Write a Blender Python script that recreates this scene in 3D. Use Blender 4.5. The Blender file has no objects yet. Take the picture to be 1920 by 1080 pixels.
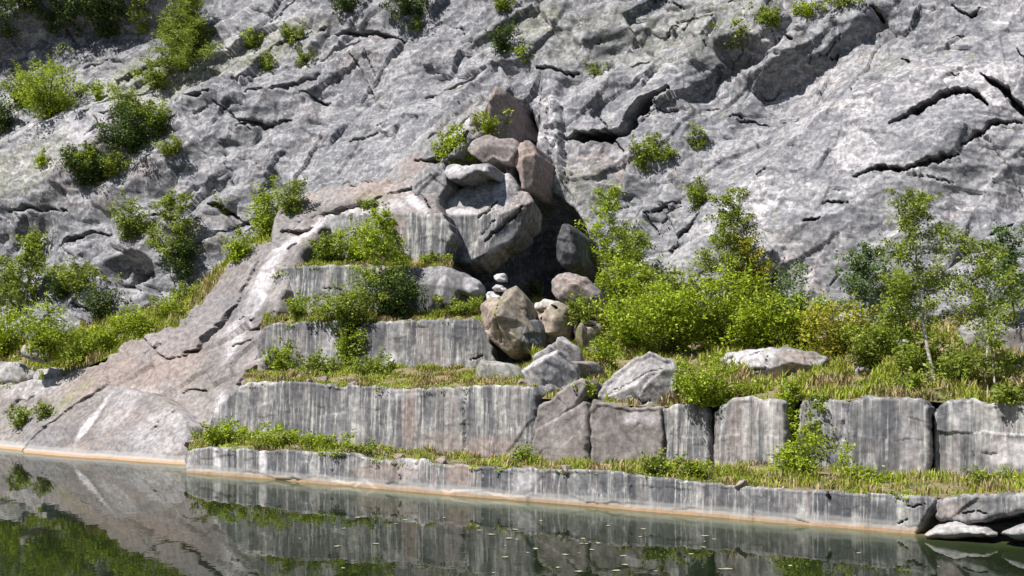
import bpy, math, random
import numpy as np
from mathutils import Vector
S = bpy.context.scene
C = S.collection
R_ = math.radians
# ---------------- camera, sky, sun, exposure ----------------
F = 2667.0; CAMZ = 5.0; PITCH = math.atan(60/F)
cam = bpy.data.objects.new('camera', bpy.data.cameras.new('camera')); C.objects.link(cam)
cam.location = (0, 0, CAMZ); cam.rotation_euler = (R_(90)+PITCH, 0, 0)
cam.data.sensor_width = 36; cam.data.lens = 36*F/1920; cam.data.clip_end = 2000
S.camera = cam
SUN_EL = 56.0; SUN_AZ = 233.0          # azimuth: clockwise from +Y (north)
W = bpy.data.worlds.new('World'); S.world = W; W.use_nodes = True
nt = W.node_tree; sky = nt.nodes.new('ShaderNodeTexSky'); sky.sky_type = 'NISHITA'; sky.sun_disc = False
sky.sun_elevation = R_(SUN_EL); sky.sun_rotation = R_(SUN_AZ)
bg = nt.nodes['Background']; bg.inputs[1].default_value = 0.05; nt.links.new(sky.outputs[0], bg.inputs[0])
sl = bpy.data.lights.new('sun', 'SUN'); sl.energy = 4.6; sl.angle = R_(0.5); sl.color = (1, .965, .91)
so = bpy.data.objects.new('sun', sl); C.objects.link(so)
sd = Vector((math.sin(R_(SUN_AZ))*math.cos(R_(SUN_EL)), math.cos(R_(SUN_AZ))*math.cos(R_(SUN_EL)), math.sin(R_(SUN_EL))))
so.rotation_euler = sd.to_track_quat('Z', 'Y').to_euler(); so.location = (-30, -10, 60)
S.view_settings.view_transform = 'Standard'; S.view_settings.look = 'None'
S.view_settings.exposure = 0.82; S.view_settings.gamma = 1

# ---------------- projection helpers ----------------
cp, sp_ = math.cos(PITCH), math.sin(PITCH)
def ray(px, py):
    a = (np.asarray(px, float)-960)/F; b = (540-np.asarray(py, float))/F
    y = cp - b*sp_; z = sp_ + b*cp
    return np.stack([a/y, np.ones_like(a), z/y], -1)
def P(px, py, Y):
    return ray(px, py)*np.asarray(Y, float)[..., None] + np.array([0, 0, CAMZ])
def pxm(Y): return F/Y
class Plane:
    """vertical-ish rock plane: heading ang (deg, positive faces left), lean back (deg)"""
    def __init__(s, px, py, Y, ang, lean):
        a, l = R_(ang), R_(lean)
        s.n = np.array([-math.sin(a)*math.cos(l), -math.cos(a)*math.cos(l), math.sin(l)]); s.p = P(px, py, Y)
        s.setup()
    def setup(s):
        s.h = np.array([s.n[0], s.n[1], 0]); s.h /= np.linalg.norm(s.h)
        s.t = np.array([-s.h[1], s.h[0], 0]); s.v = np.cross(s.n, s.t); s.v *= np.sign(s.v[2])
    def Y(s, px, py):
        r = ray(px, py); c = np.array([0, 0, CAMZ])
        return (s.n@(s.p-c))/(r@s.n)
    def at(s, px, py): return P(px, py, s.Y(px, py))
def plane3(A, B, Cc):
    s = Plane.__new__(Plane); n = np.cross(B-A, Cc-A); n /= np.linalg.norm(n)
    if n[1] > 0: n = -n
    s.n = n; s.p = A; s.setup(); return s
def onwater(px, py):
    r = ray(px, py); return P(px, py, -CAMZ/r[..., 2])

# ---------------- noise ----------------
def hsh(i, j, s):
    x = (i.astype(np.int64)*374761393 + j.astype(np.int64)*668265263 + int(s)*2147483647*3) & 0xffffffff
    x = ((x ^ (x >> 13))*1274126177) & 0xffffffff; x = ((x ^ (x >> 16))*2246822519) & 0xffffffff
    return ((x ^ (x >> 15)) & 0xffffff)/float(0xffffff)
def perlin(u, v, s=0):
    i = np.floor(u); j = np.floor(v); x = u-i; y = v-j
    fx = x*x*x*(x*(x*6-15)+10); fy = y*y*y*(y*(y*6-15)+10)
    def g(di, dj):
        a = hsh(i+di, j+dj, s)*6.2831853
        return np.cos(a)*(x-di)+np.sin(a)*(y-dj)
    a = g(0, 0)*(1-fx)+g(1, 0)*fx; b = g(0, 1)*(1-fx)+g(1, 1)*fx
    return (a*(1-fy)+b*fy)*1.5
def fbm(u, v, o=4, s=0, g=.5):
    r = 0; a = 1
    for k in range(o):
        r = r + a*perlin(u, v, s+k*17); u = u*2.03+3.1; v = v*2.03+7.7; a *= g
    return r
def facets(u, v, s=0, tilt=.8, k=28.):
    """chipped rock: every voronoi cell is a tilted plate of its own height. returns height, gap distance"""
    i = np.floor(u); j = np.floor(v); ws = np.zeros(u.shape)
    d1 = np.full(u.shape, 9.); d2 = d1.copy(); h = np.zeros(u.shape)
    for a in (-1, 0, 1):
        for b in (-1, 0, 1):
            ci = i+a; cj = j+b
            x = u-(ci+hsh(ci, cj, s)); y = v-(cj+hsh(ci, cj, s+1)); d = np.hypot(x, y)
            pl = hsh(ci, cj, s+2)-.5 + tilt*((hsh(ci, cj, s+3)-.5)*x+(hsh(ci, cj, s+4)-.5)*y)*2
            w = np.exp(-k*d*d)+1e-30; ws += w; h += w*pl
            d2 = np.where(d < d1, d1, np.minimum(d2, d)); d1 = np.minimum(d1, d)
    return h/ws, d2-d1
def chips(u, v, s=0, q=.5, tilt=1.5):
    """conchoidal breaks: scooped faces that meet in sharp ridges, continuous everywhere"""
    i = np.floor(u); j = np.floor(v); r = np.full(u.shape, 99.)
    for a in (-1, 0, 1):
        for b in (-1, 0, 1):
            ci = i+a; cj = j+b
            x = u-(ci+hsh(ci, cj, s)); y = v-(cj+hsh(ci, cj, s+1))
            r = np.minimum(r, (hsh(ci, cj, s+2)-.5)*.9+tilt*((hsh(ci, cj, s+3)-.5)*x+(hsh(ci, cj, s+4)-.5)*y)*2+q*(x*x+y*y))
    return r
def rot(u, v, deg):
    a = R_(deg); return u*math.cos(a)+v*math.sin(a), -u*math.sin(a)+v*math.cos(a)
def rockdisp(u, v, style, seed, amp=1.0, rough=1.0):
    wu = u+.16*fbm(u*.5, v*.5, 2, seed+5); wv = v+.16*fbm(u*.5, v*.5, 2, seed+9)
    def ridged(x, y, sd, o=3):
        t = 0; g = 1
        for k in range(o): t = t+g*(.5-np.abs(perlin(x, y, sd+k*7)))*1.4; x = x*2.1+1.7; y = y*2.1+4.3; g *= .5
        return t
    wu = wu+.04*fbm(u*2.2, v*2.2, 2, seed+15); wv = wv+.04*fbm(u*2.2, v*2.2, 2, seed+19)
    if style == 'cliff':
        a, b = rot(wu, wv, 34)
        r = .6*fbm(u*.07, v*.07, 2, seed)
        f, e = facets(a*.13, b*.30, seed+20, .55, 400); r = r + (.3+.7*rough)*.25*f
        r = r + (.2+.8*rough)*.33*chips(a*.33, b*.56, seed+30)
        a, b = rot(wu, wv, 68)
        r = r + (.35+.65*rough)*.23*chips(a*.75, b*1.3, seed+40)
        r = r + (.35+.65*rough)*.095*chips(u*1.9+.6*b, v*2.4, seed+50)+.035*chips(u*4.1, v*4.6+.5*a, seed+55)
        a, b = rot(u, v, 40)
        return r*amp
    if style == 'wall':
        r = .06*fbm(u*.25, v*.15, 2, seed) + .022*fbm(u*1.6, v*.08, 2, seed+3) + .014*fbm(u*5, v*.2, 2, seed+4)
        f, e = facets(wu*.35, wv*.3, seed+20, .3, 400); r = r+.07*f
        r = r+.05*chips(wu*.9, wv*.7, seed+30)*rough+.02*chips(wu*3., wv*2.2, seed+34)
        return (r+.006*fbm(u*7, v*5, 2, seed+40))*amp
    if style == 'smooth':
        a, b = rot(wu, wv, 42)
        r = .13*fbm(u*.22, v*.22, 2, seed)
        f, e = facets(a*.2, b*.42, seed+20, .5, 500); r = r+rough*.22*f
        r = r+rough*.11*chips(a*.5, b*.9, seed+30)+.022*chips(a*2.2, b*2.8, seed+37)
        return (r+.012*ridged(a*.9, b*1.8, seed+40, 3))*amp
    if style == 'boulder':
        f, e = facets(wu*.75, wv*.95, seed+20, 1.5, 110); r = .30*f
        return (r+.16*chips(wu*1.3, wv*1.5, seed+30)*rough+.05*chips(u*3.5, v*3.8, seed+33))*amp
# ---------------- object helpers ----------------
def tag(o, label=None, cat=None, group=None, kind=None):
    if label: o['label'] = label
    if cat: o['category'] = cat
    if group: o['group'] = group
    if kind: o['kind'] = kind
    return o
def mesh(name, V, Fc, mats, parent=None, smooth=True, tint=None, nv=4, mi=None):
    V = np.asarray(V, np.float32); Fc = np.asarray(Fc, np.int32)
    m = bpy.data.meshes.new(name); m.vertices.add(len(V)); m.vertices.foreach_set('co', V.ravel())
    m.loops.add(Fc.size); m.loops.foreach_set('vertex_index', Fc.ravel())
    m.polygons.add(len(Fc)); m.polygons.foreach_set('loop_start', np.arange(0, Fc.size, nv, dtype=np.int32))
    m.polygons.foreach_set('use_smooth', np.full(len(Fc), smooth))
    for x in (mats if isinstance(mats, (list, tuple)) else [mats]): m.materials.append(x)
    if mi is not None: m.polygons.foreach_set('material_index', np.asarray(mi, np.int32))
    if tint is not None:
        at = m.attributes.new('tint', 'FLOAT_COLOR', 'POINT'); at.data.foreach_set('color', np.asarray(tint, np.float32).ravel())
    m.update(calc_edges=True); m.validate()
    o = bpy.data.objects.new(name, m); C.objects.link(o)
    if parent: o.parent = parent
    return o
def empty(name, loc):
    o = bpy.data.objects.new(name, None); C.objects.link(o); o.location = loc; o.empty_display_size = .3; return o

# ---------------- materials ----------------
def newmat(name):
    m = bpy.data.materials.new(name); m.use_nodes = True; n = m.node_tree; n.nodes.clear()
    out = n.nodes.new('ShaderNodeOutputMaterial'); b = n.nodes.new('ShaderNodeBsdfPrincipled'); n.links.new(b.outputs[0], out.inputs[0])
    return m, n, b, out
def rock_mat(name, c0, c1, streak=0., pink=.3, moss=.25, bump=.5, contrast=1., fine=1., joints=0.):
    m, n, b, out = newmat(name); N = n.nodes.new; L = n.links.new
    tc = N('ShaderNodeNewGeometry').outputs['Position']
    def noise(scale, detail=4, rough=.55, vec=None, dist=0):
        t = N('ShaderNodeTexNoise'); t.inputs['Scale'].default_value = scale; t.inputs['Detail'].default_value = detail
        t.inputs['Roughness'].default_value = rough; t.inputs['Distortion'].default_value = dist; L(vec or tc, t.inputs['Vector']); return t.outputs[0]
    def mapr(v, a, bb, c=0., d=1.):
        t = N('ShaderNodeMapRange'); t.interpolation_type = 'SMOOTHSTEP'; L(v, t.inputs[0])
        for k, x in zip((1, 2, 3, 4), (a, bb, c, d)): t.inputs[k].default_value = x
        return t.outputs[0]
    def math_(op, a, bb):
        t = N('ShaderNodeMath'); t.operation = op
        for k, x in enumerate((a, bb)):
            if isinstance(x, (int, float)): t.inputs[k].default_value = x
            else: L(x, t.inputs[k])
        return t.outputs[0]
    def mix(f, a, bb, mode='MIX'):
        t = N('ShaderNodeMix'); t.data_type = 'RGBA'; t.blend_type = mode
        for k, x in ((0, f), (6, a), (7, bb)):
            if isinstance(x, (int, float)): t.inputs[k].default_value = x
            elif isinstance(x, tuple): t.inputs[k].default_value = (*x, 1)
            else: L(x, t.inputs[k])
        return t.outputs[2]
    def mapping(sc):
        t = N('ShaderNodeVectorMath'); t.operation = 'MULTIPLY'; L(tc, t.inputs[0]); t.inputs[1].default_value = sc; return t.outputs[0]
    at = N('ShaderNodeAttribute'); at.attribute_name = 'tint'
    sep = N('ShaderNodeSeparateColor'); L(at.outputs['Color'], sep.inputs[0])
    pale, dark, mo = sep.outputs; pk = at.outputs['Alpha']
    col = mix(mapr(noise(.42, 6, .68), .41, .60), c0, c1)
    col = mix(math_('MULTIPLY', mapr(noise(.33, 4, .6, dist=.5), .5, .66), pink), col, (.25, .205, .195))
    col = mix(math_('MULTIPLY', mapr(noise(1.1, 5, .6, mapping((1, 1, .45))), .52, .68), .5*contrast), col, (.085, .086, .098))
    col = mix(math_('MULTIPLY', mapr(noise(.9, 6, .65, mapping((1.3, 1.3, .8)), .4), .54, .68), .6*contrast), col, (.42, .41, .41))
    br = noise(2.2, 5, .65, dist=.3)
    if streak:
        s1 = noise(1., 6, .72, mapping((2.1, 2.1, .13)), .25); s2 = noise(1., 5, .7, mapping((8.5, 8.5, .2)), .1)
        s3 = noise(1., 4, .65, mapping((.75, .75, .16)), .4); lim = mapr(noise(.85, 4, .6), .36, .60, .15); lim2 = mapr(noise(1.4, 4, .6, dist=.4), .36, .58, .35)
        col = mix(math_('MULTIPLY', mapr(s3, .49, .56), streak*.65), col, (.08, .08, .09)); col = mix(math_('MULTIPLY', mapr(s3, .46, .39), streak*.55), col, (.27, .235, .225))
        col = mix(math_('MULTIPLY', math_('MULTIPLY', lim, mapr(s1, .51, .60)), streak*.85), col, (.06, .062, .072))
        col = mix(math_('MULTIPLY', math_('MULTIPLY', lim2, mapr(s1, .47, .38)), streak*.75), col, (.38, .365, .35))
        col = mix(math_('MULTIPLY', math_('MULTIPLY', lim2, mapr(s2, .52, .61)), streak*.7), col, (.46, .45, .43))
        col = mix(math_('MULTIPLY', mapr(s2, .46, .37), streak*.6), col, (.07, .07, .08))
    col = mix(math_('MULTIPLY', pale, mapr(br, .34, .62, .35)), col, (.56, .53, .55))
    col = mix(math_('MULTIPLY', pk, mapr(br, .3, .6, .45)), col, (.27, .205, .18))
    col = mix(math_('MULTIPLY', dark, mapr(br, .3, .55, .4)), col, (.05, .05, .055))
    if contrast > .55:
        ch = noise(3.2, 5, .6, mapping((1, 1, .7)), .6)
        col = mix(math_('MULTIPLY', mapr(ch, .60, .68), .6), col, (.46, .455, .45))
        col = mix(math_('MULTIPLY', mapr(ch, .40, .32), .55), col, (.075, .075, .085))
    jh = None
    if joints:      # fine joints and broken edges that run up to the right
        jm = N('ShaderNodeMapping'); jm.vector_type = 'POINT'; L(tc, jm.inputs[0]); jm.inputs['Rotation'].default_value = (0, R_(34), R_(-24)); jm.inputs['Scale'].default_value = (.55, 1, 1.25)
        wn = N('ShaderNodeTexNoise'); wn.inputs['Scale'].default_value = 1.1; wn.inputs['Detail'].default_value = 5; L(tc, wn.inputs['Vector'])
        wv = N('ShaderNodeVectorMath'); wv.operation = 'SCALE'; L(wn.outputs['Color'], wv.inputs[0]); wv.inputs['Scale'].default_value = 1.1
        wa = N('ShaderNodeVectorMath'); L(jm.outputs[0], wa.inputs[0]); L(wv.outputs[0], wa.inputs[1])
        for sc_, wd, am, lo_ in ((.55, .018, .8, .5), (1.7, .035, .65, .48), (4.2, .06, .45, .46))[:3 if joints > .5 else 1]:
            v = N('ShaderNodeTexVoronoi'); v.feature = 'DISTANCE_TO_EDGE'; v.inputs['Scale'].default_value = sc_; L(wa.outputs[0], v.inputs['Vector'])
            ln = math_('MULTIPLY', mapr(v.outputs['Distance'], wd, wd*.2), mapr(noise(.5*sc_+.4, 3), lo_, lo_+.1)); ln = math_('MULTIPLY', ln, joints*am)
            col = mix(ln, col, (.035, .035, .042)); jh = ln if jh is None else math_('MAXIMUM', jh, ln)
            v2 = N('ShaderNodeTexVoronoi'); v2.inputs['Scale'].default_value = sc_; L(wa.outputs[0], v2.inputs['Vector'])
            sc2 = N('ShaderNodeSeparateColor'); L(v2.outputs['Color'], sc2.inputs[0])
            col = mix(math_('MULTIPLY', mapr(sc2.outputs[0], .66, .70), joints*.55), col, (.30, .295, .31)); col = mix(math_('MULTIPLY', mapr(sc2.outputs[1], .66, .70), joints*.5), col, (.105, .108, .125))
    # lichen and moss on the faces that look up
    nz = N('ShaderNodeSeparateXYZ'); gn = N('ShaderNodeNewGeometry'); L(gn.outputs['Normal'], nz.inputs[0])
    mm = math_('MULTIPLY', mapr(noise(1.7, 6, .7), .52, .66), mapr(nz.outputs[2], .35, .9)); mm = math_('MULTIPLY', mm, moss)
    mm = math_('MAXIMUM', mm, math_('MULTIPLY', mo, mapr(br, .35, .6, .1)))
    col = mix(mm, col, mix(noise(7, 3), (.12, .15, .035), (.26, .25, .09)))
    g = mapr(noise(6, 4, .6), .3, .72, 1-.42*fine, 1+.36*fine)
    comb = N('ShaderNodeCombineXYZ'); [L(g, comb.inputs[k]) for k in range(3)]
    col = mix(1.0, col, comb.outputs[0], 'MULTIPLY')
    # tide mark left by the pond
    pz = N('ShaderNodeSeparateXYZ'); L(tc, pz.inputs[0])
    zz = math_('ADD', pz.outputs[2], math_('MULTIPLY', noise(1.2, 3), -.10))
    col = mix(mapr(zz, .26, .18, 0, .45), col, (.34, .33, .325))
    col = mix(mapr(zz, .13, .08, 0, .6), col, (.42, .36, .31))
    col = mix(mapr(zz, .035, .01, 0, .8), col, (.36, .22, .12))
    L(col, b.inputs['Base Color']); b.inputs['Roughness'].default_value = .82
    b.inputs['Specular IOR Level'].default_value = .3
    bp = N('ShaderNodeBump'); bp.inputs['Strength'].default_value = bump*.8; bp.inputs['Distance'].default_value = .085
    h = math_('ADD', noise(2.6, 6, .58), math_('MULTIPLY', noise(11, 3, .6), .15))
    '''; v.feature = 'F1'; v.inputs['Scale'].default_value = 3.1; L(tc, v.inputs['Vector'])
    h = math_('ADD', h, math_('MULTIPLY', v.outputs['Distance'], .5))'''
    if jh is not None: h = math_('SUBTRACT', h, math_('MULTIPLY', jh, 1.6))
    L(h, bp.inputs['Height']); L(bp.outputs[0], b.inputs['Normal'])
    return m
M = {}
M['cliff'] = rock_mat('cliff_granite', (.105, .109, .130), (.255, .243, .268), 0.75, .32, .40, .24, .75, .8, 1.)
M['wall'] = rock_mat('streaked_quarried_stone', (.125, .127, .137), (.205, .20, .202), 1., .40, .12, .25, .5, .7)
M['slab'] = rock_mat('smooth_sloping_granite', (.155, .138, .134), (.225, .20, .19), .12, .7, .15, .35, .35, .8, .35)
M['grey'] = rock_mat('smooth_grey_granite', (.14, .14, .152), (.215, .212, .218), .45, .25, .1, .35, .45, .7, .3)
M['boulder'] = rock_mat('boulder_stone', (.19, .183, .18), (.29, .278, .27), .1, .5, .2, .5, .6, .9, .3)
M['ochre'] = rock_mat('ochre_stone', (.23, .195, .15), (.33, .285, .225), .05, .9, .2, .5, .5, .9)
M['rust'] = rock_mat('reddish_stone', (.17, .145, .14), (.25, .21, .20), .2, .9, .1, .4, .4, .8)

def soil_mat():
    m, n, b, out = newmat('dry_soil_and_thatch'); N = n.nodes.new; L = n.links.new
    tc = N('ShaderNodeNewGeometry').outputs['Position']
    t = N('ShaderNodeTexNoise'); t.inputs['Scale'].default_value = 1.3; t.inputs['Detail'].default_value = 8; t.inputs['Roughness'].default_value = .7; L(tc, t.inputs[0])
    r = N('ShaderNodeValToRGB'); L(t.outputs[0], r.inputs[0]); e = r.color_ramp.elements
    e[0].position = .3; e[0].color = (.10, .07, .04, 1); e[1].position = .72; e[1].color = (.37, .28, .17, 1)
    for p, c in ((.42, (.12, .125, .04, 1)), (.52, (.27, .195, .115, 1)), (.6, (.19, .19, .065, 1))):
        x = e.new(p); x.color = c
    L(r.outputs[0], b.inputs[0]); b.inputs['Roughness'].default_value = .95
    t2 = N('ShaderNodeTexNoise'); t2.inputs['Scale'].default_value = 12; t2.inputs['Detail'].default_value = 6; L(tc, t2.inputs[0])
    bp = N('ShaderNodeBump'); bp.inputs['Distance'].default_value = .15; L(t2.outputs[0], bp.inputs['Height']); L(bp.outputs[0], b.inputs['Normal'])
    return m
M['soil'] = soil_mat()
def leaf_mat(name, c0, c1, c2=None, trans=.35, rough=.55):
    m, n, b, out = newmat(name); N = n.nodes.new; L = n.links.new
    g = N('ShaderNodeNewGeometry'); r = N('ShaderNodeValToRGB'); L(g.outputs['Random Per Island'], r.inputs[0]); e = r.color_ramp.elements
    e[0].color = (*c0, 1); e[1].position = .85; e[1].color = (*c1, 1)
    if c2: x = e.new(.93); x.color = (*c2, 1)
    t = N('ShaderNodeTexNoise'); t.inputs['Scale'].default_value = 1.6; t.inputs['Detail'].default_value = 3; L(g.outputs['Position'], t.inputs[0])
    mr = N('ShaderNodeMapRange'); L(t.outputs[0], mr.inputs[0]); mr.inputs[1].default_value = .3; mr.inputs[2].default_value = .7; mr.inputs[3].default_value = .6; mr.inputs[4].default_value = 1.35
    cc = N('ShaderNodeVectorMath'); cc.operation = 'SCALE'; L(r.outputs[0], cc.inputs[0]); L(mr.outputs[0], cc.inputs['Scale'])
    L(cc.outputs[0], b.inputs[0]); b.inputs['Roughness'].default_value = rough; b.inputs['Specular IOR Level'].default_value = .3
    tr = N('ShaderNodeBsdfTranslucent'); L(cc.outputs[0], tr.inputs[0])
    mx = N('ShaderNodeMixShader'); mx.inputs[0].default_value = trans; L(b.outputs[0], mx.inputs[1]); L(tr.outputs[0], mx.inputs[2]); L(mx.outputs[0], out.inputs[0])
    return m
M['bright'] = leaf_mat('bright_green_leaves', (.19, .28, .012), (.38, .47, .03), (.50, .54, .08), .42)
M['mid'] = leaf_mat('mid_green_leaves', (.145, .21, .02), (.29, .36, .045), (.42, .43, .10), .42)
M['dark'] = leaf_mat('dark_green_leaves', (.035, .065, .012), (.10, .15, .025), (.16, .20, .05), .3)  # also carries painted shade for the upper-left wood
M['blue'] = leaf_mat('cool_green_leaves', (.08, .14, .045), (.19, .27, .10), (.28, .33, .17), .4)
M['yellow'] = leaf_mat('yellowing_leaves', (.24, .26, .02), (.42, .42, .04), (.36, .24, .06))
M['dry'] = leaf_mat('dry_grass_blades', (.22, .16, .075), (.42, .33, .17), (.20, .22, .06), .2)
M['grass'] = leaf_mat('green_grass_blades', (.17, .23, .02), (.38, .42, .05), (.40, .36, .12), .4)
def bark_mat(name, c0, c1):
    m, n, b, out = newmat(name); N = n.nodes.new; L = n.links.new
    g = N('ShaderNodeNewGeometry'); t = N('ShaderNodeTexNoise'); t.inputs['Scale'].default_value = 9; t.inputs['Detail'].default_value = 5; L(g.outputs['Position'], t.inputs[0])
    r = N('ShaderNodeValToRGB'); L(t.outputs[0], r.inputs[0]); e = r.color_ramp.elements
    e[0].position = .35; e[0].color = (*c0, 1); e[1].position = .6; e[1].color = (*c1, 1); L(r.outputs[0], b.inputs[0]); b.inputs['Roughness'].default_value = .85
    return m
M['birch'] = bark_mat('pale_birch_bark', (.22, .20, .17), (.58, .56, .51))
M['bark'] = bark_mat('brown_bark', (.05, .038, .028), (.15, .12, .09))
# ---------------- relief builder ----------------
def resample(poly, step=6):
    out = []
    for a, b in zip(poly, poly[1:]+poly[:1]):
        n = max(1, int(math.hypot(b[0]-a[0], b[1]-a[1])/step))
        for k in range(n): out.append((a[0]+(b[0]-a[0])*k/n, a[1]+(b[1]-a[1])*k/n))
    return np.array(out, float)
def chaikin(poly, it=2):
    p = [tuple(q) for q in poly]
    for _ in range(it):
        q = []
        for a, b in zip(p, p[1:]+p[:1]):
            q += [(a[0]*.75+b[0]*.25, a[1]*.75+b[1]*.25), (a[0]*.25+b[0]*.75, a[1]*.25+b[1]*.75)]
        p = q
    return p
def segdist(x, y, pts, closed=True, want=False):
    best = np.full(x.shape, 1e9); nx = np.zeros(x.shape); ny = nx.copy(); sg = nx.copy()
    n = len(pts)
    for k in range(n if closed else n-1):
        ax, ay = pts[k][:2]; bx, by = pts[(k+1) % n][:2]; dx, dy = bx-ax, by-ay; L2 = dx*dx+dy*dy+1e-9
        t = np.clip(((x-ax)*dx+(y-ay)*dy)/L2, 0, 1); qx = ax+t*dx; qy = ay+t*dy; d = np.hypot(x-qx, y-qy)
        m = d < best; best = np.where(m, d, best)
        if want: nx = np.where(m, qx, nx); ny = np.where(m, qy, ny); sg = np.where(m, (x-ax)*dy-(y-ay)*dx, sg)
    return (best, nx, ny, sg) if want else best
def inside(x, y, pts):
    r = np.zeros(x.shape, bool); n = len(pts)
    for k in range(n):
        ax, ay = pts[k]; bx, by = pts[(k+1) % n]
        if ay == by: continue
        c = ((ay > y) != (by > y)) & (x < (bx-ax)*(y-ay)/(by-ay)+ax); r ^= c
    return r
def ell(x, y, e):
    cx, cy, rx, ry, ang = e[:5]; a, b = rot(x-cx, -(y-cy), ang)
    return np.clip(1.25-np.hypot(a/rx, b/ry), 0, .5)*2
def crack_disp(px, py, cracks, scale):
    """cracks: (points, width px, depth m, lip m).  scale = metres per pixel"""
    r = np.zeros(px.shape)
    for pts, w, dep, lip in cracks:
        p = np.array(resample(list(pts), 9)[:-1] if False else pts, float)
        x0, y0 = p.min(0)-w*5-30; x1, y1 = p.max(0)+w*5+30
        m = (px > x0) & (px < x1) & (py > y0) & (py < y1)
        if not m.any(): continue
        x = px[m]+3*perlin(px[m]*.045, py[m]*.045, 3)+1.8*perlin(px[m]*.12, py[m]*.12, 8); y = py[m]+3.5*perlin(px[m]*.04, py[m]*.04, 5)+2.2*perlin(px[m]*.12, py[m]*.12, 11)
        d, qx, qy, sg = segdist(x, y, p, False, True)
        i = np.argmin(np.hypot(x[:, None]-p[None, :, 0], y[:, None]-p[None, :, 1]), 1) if len(x) < 400000 else 0
        ends = np.minimum(np.hypot(x-p[0, 0], y-p[0, 1]), np.hypot(x-p[-1, 0], y-p[-1, 1]))
        ww = w*np.clip(.35+ends/60., 0, 1)*(.8+.5*perlin(x*.05, y*.05, 7))
        g = np.clip(1.15-d/np.maximum(ww*.5, .8), 0, 1); g = np.clip(g*1.6, 0, 1)
        up = (y < qy)
        r[m] += -dep*g + .08*lip*np.where(up, np.exp(-d/(w*2.5)), -.35*np.exp(-d/(w*3)))*(1-g)*np.clip(ends/25, 0, 1)
    return r
def stains_shade_at(px, py, stains):
    st = np.zeros(px.shape+(4,), np.float32)
    for e in stains:
        v = ell(px, py, e)*e[6]; k = 'pdmr'.index(e[5]); st[..., k] = np.maximum(st[..., k], v)
    return st
SURF = []
def chisel(px, py, pts, mpp, depth, seed, k=7):
    """height of a convex rock cut by k random flat faces"""
    lo = random.Random(seed*7+1); c = pts.mean(0); e = (pts.max(0)-pts.min(0))/2; x = (px-c[0])/e[0]; y = (py-c[1])/e[1]
    r = depth*(1+.25*lo.uniform(-1, 1)*x+.25*lo.uniform(-1, 1)*y); t0 = lo.uniform(0, 6.28)
    for i in range(k):
        t = t0+i*6.283/k+lo.uniform(-.3, .3); s = lo.uniform(.9, 2.); o = lo.uniform(-.15, .45)
        r = np.minimum(r, depth*(1-s*(x*math.cos(t)+y*math.sin(t)-o)))
    return np.maximum(r, -depth*.9)
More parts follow.
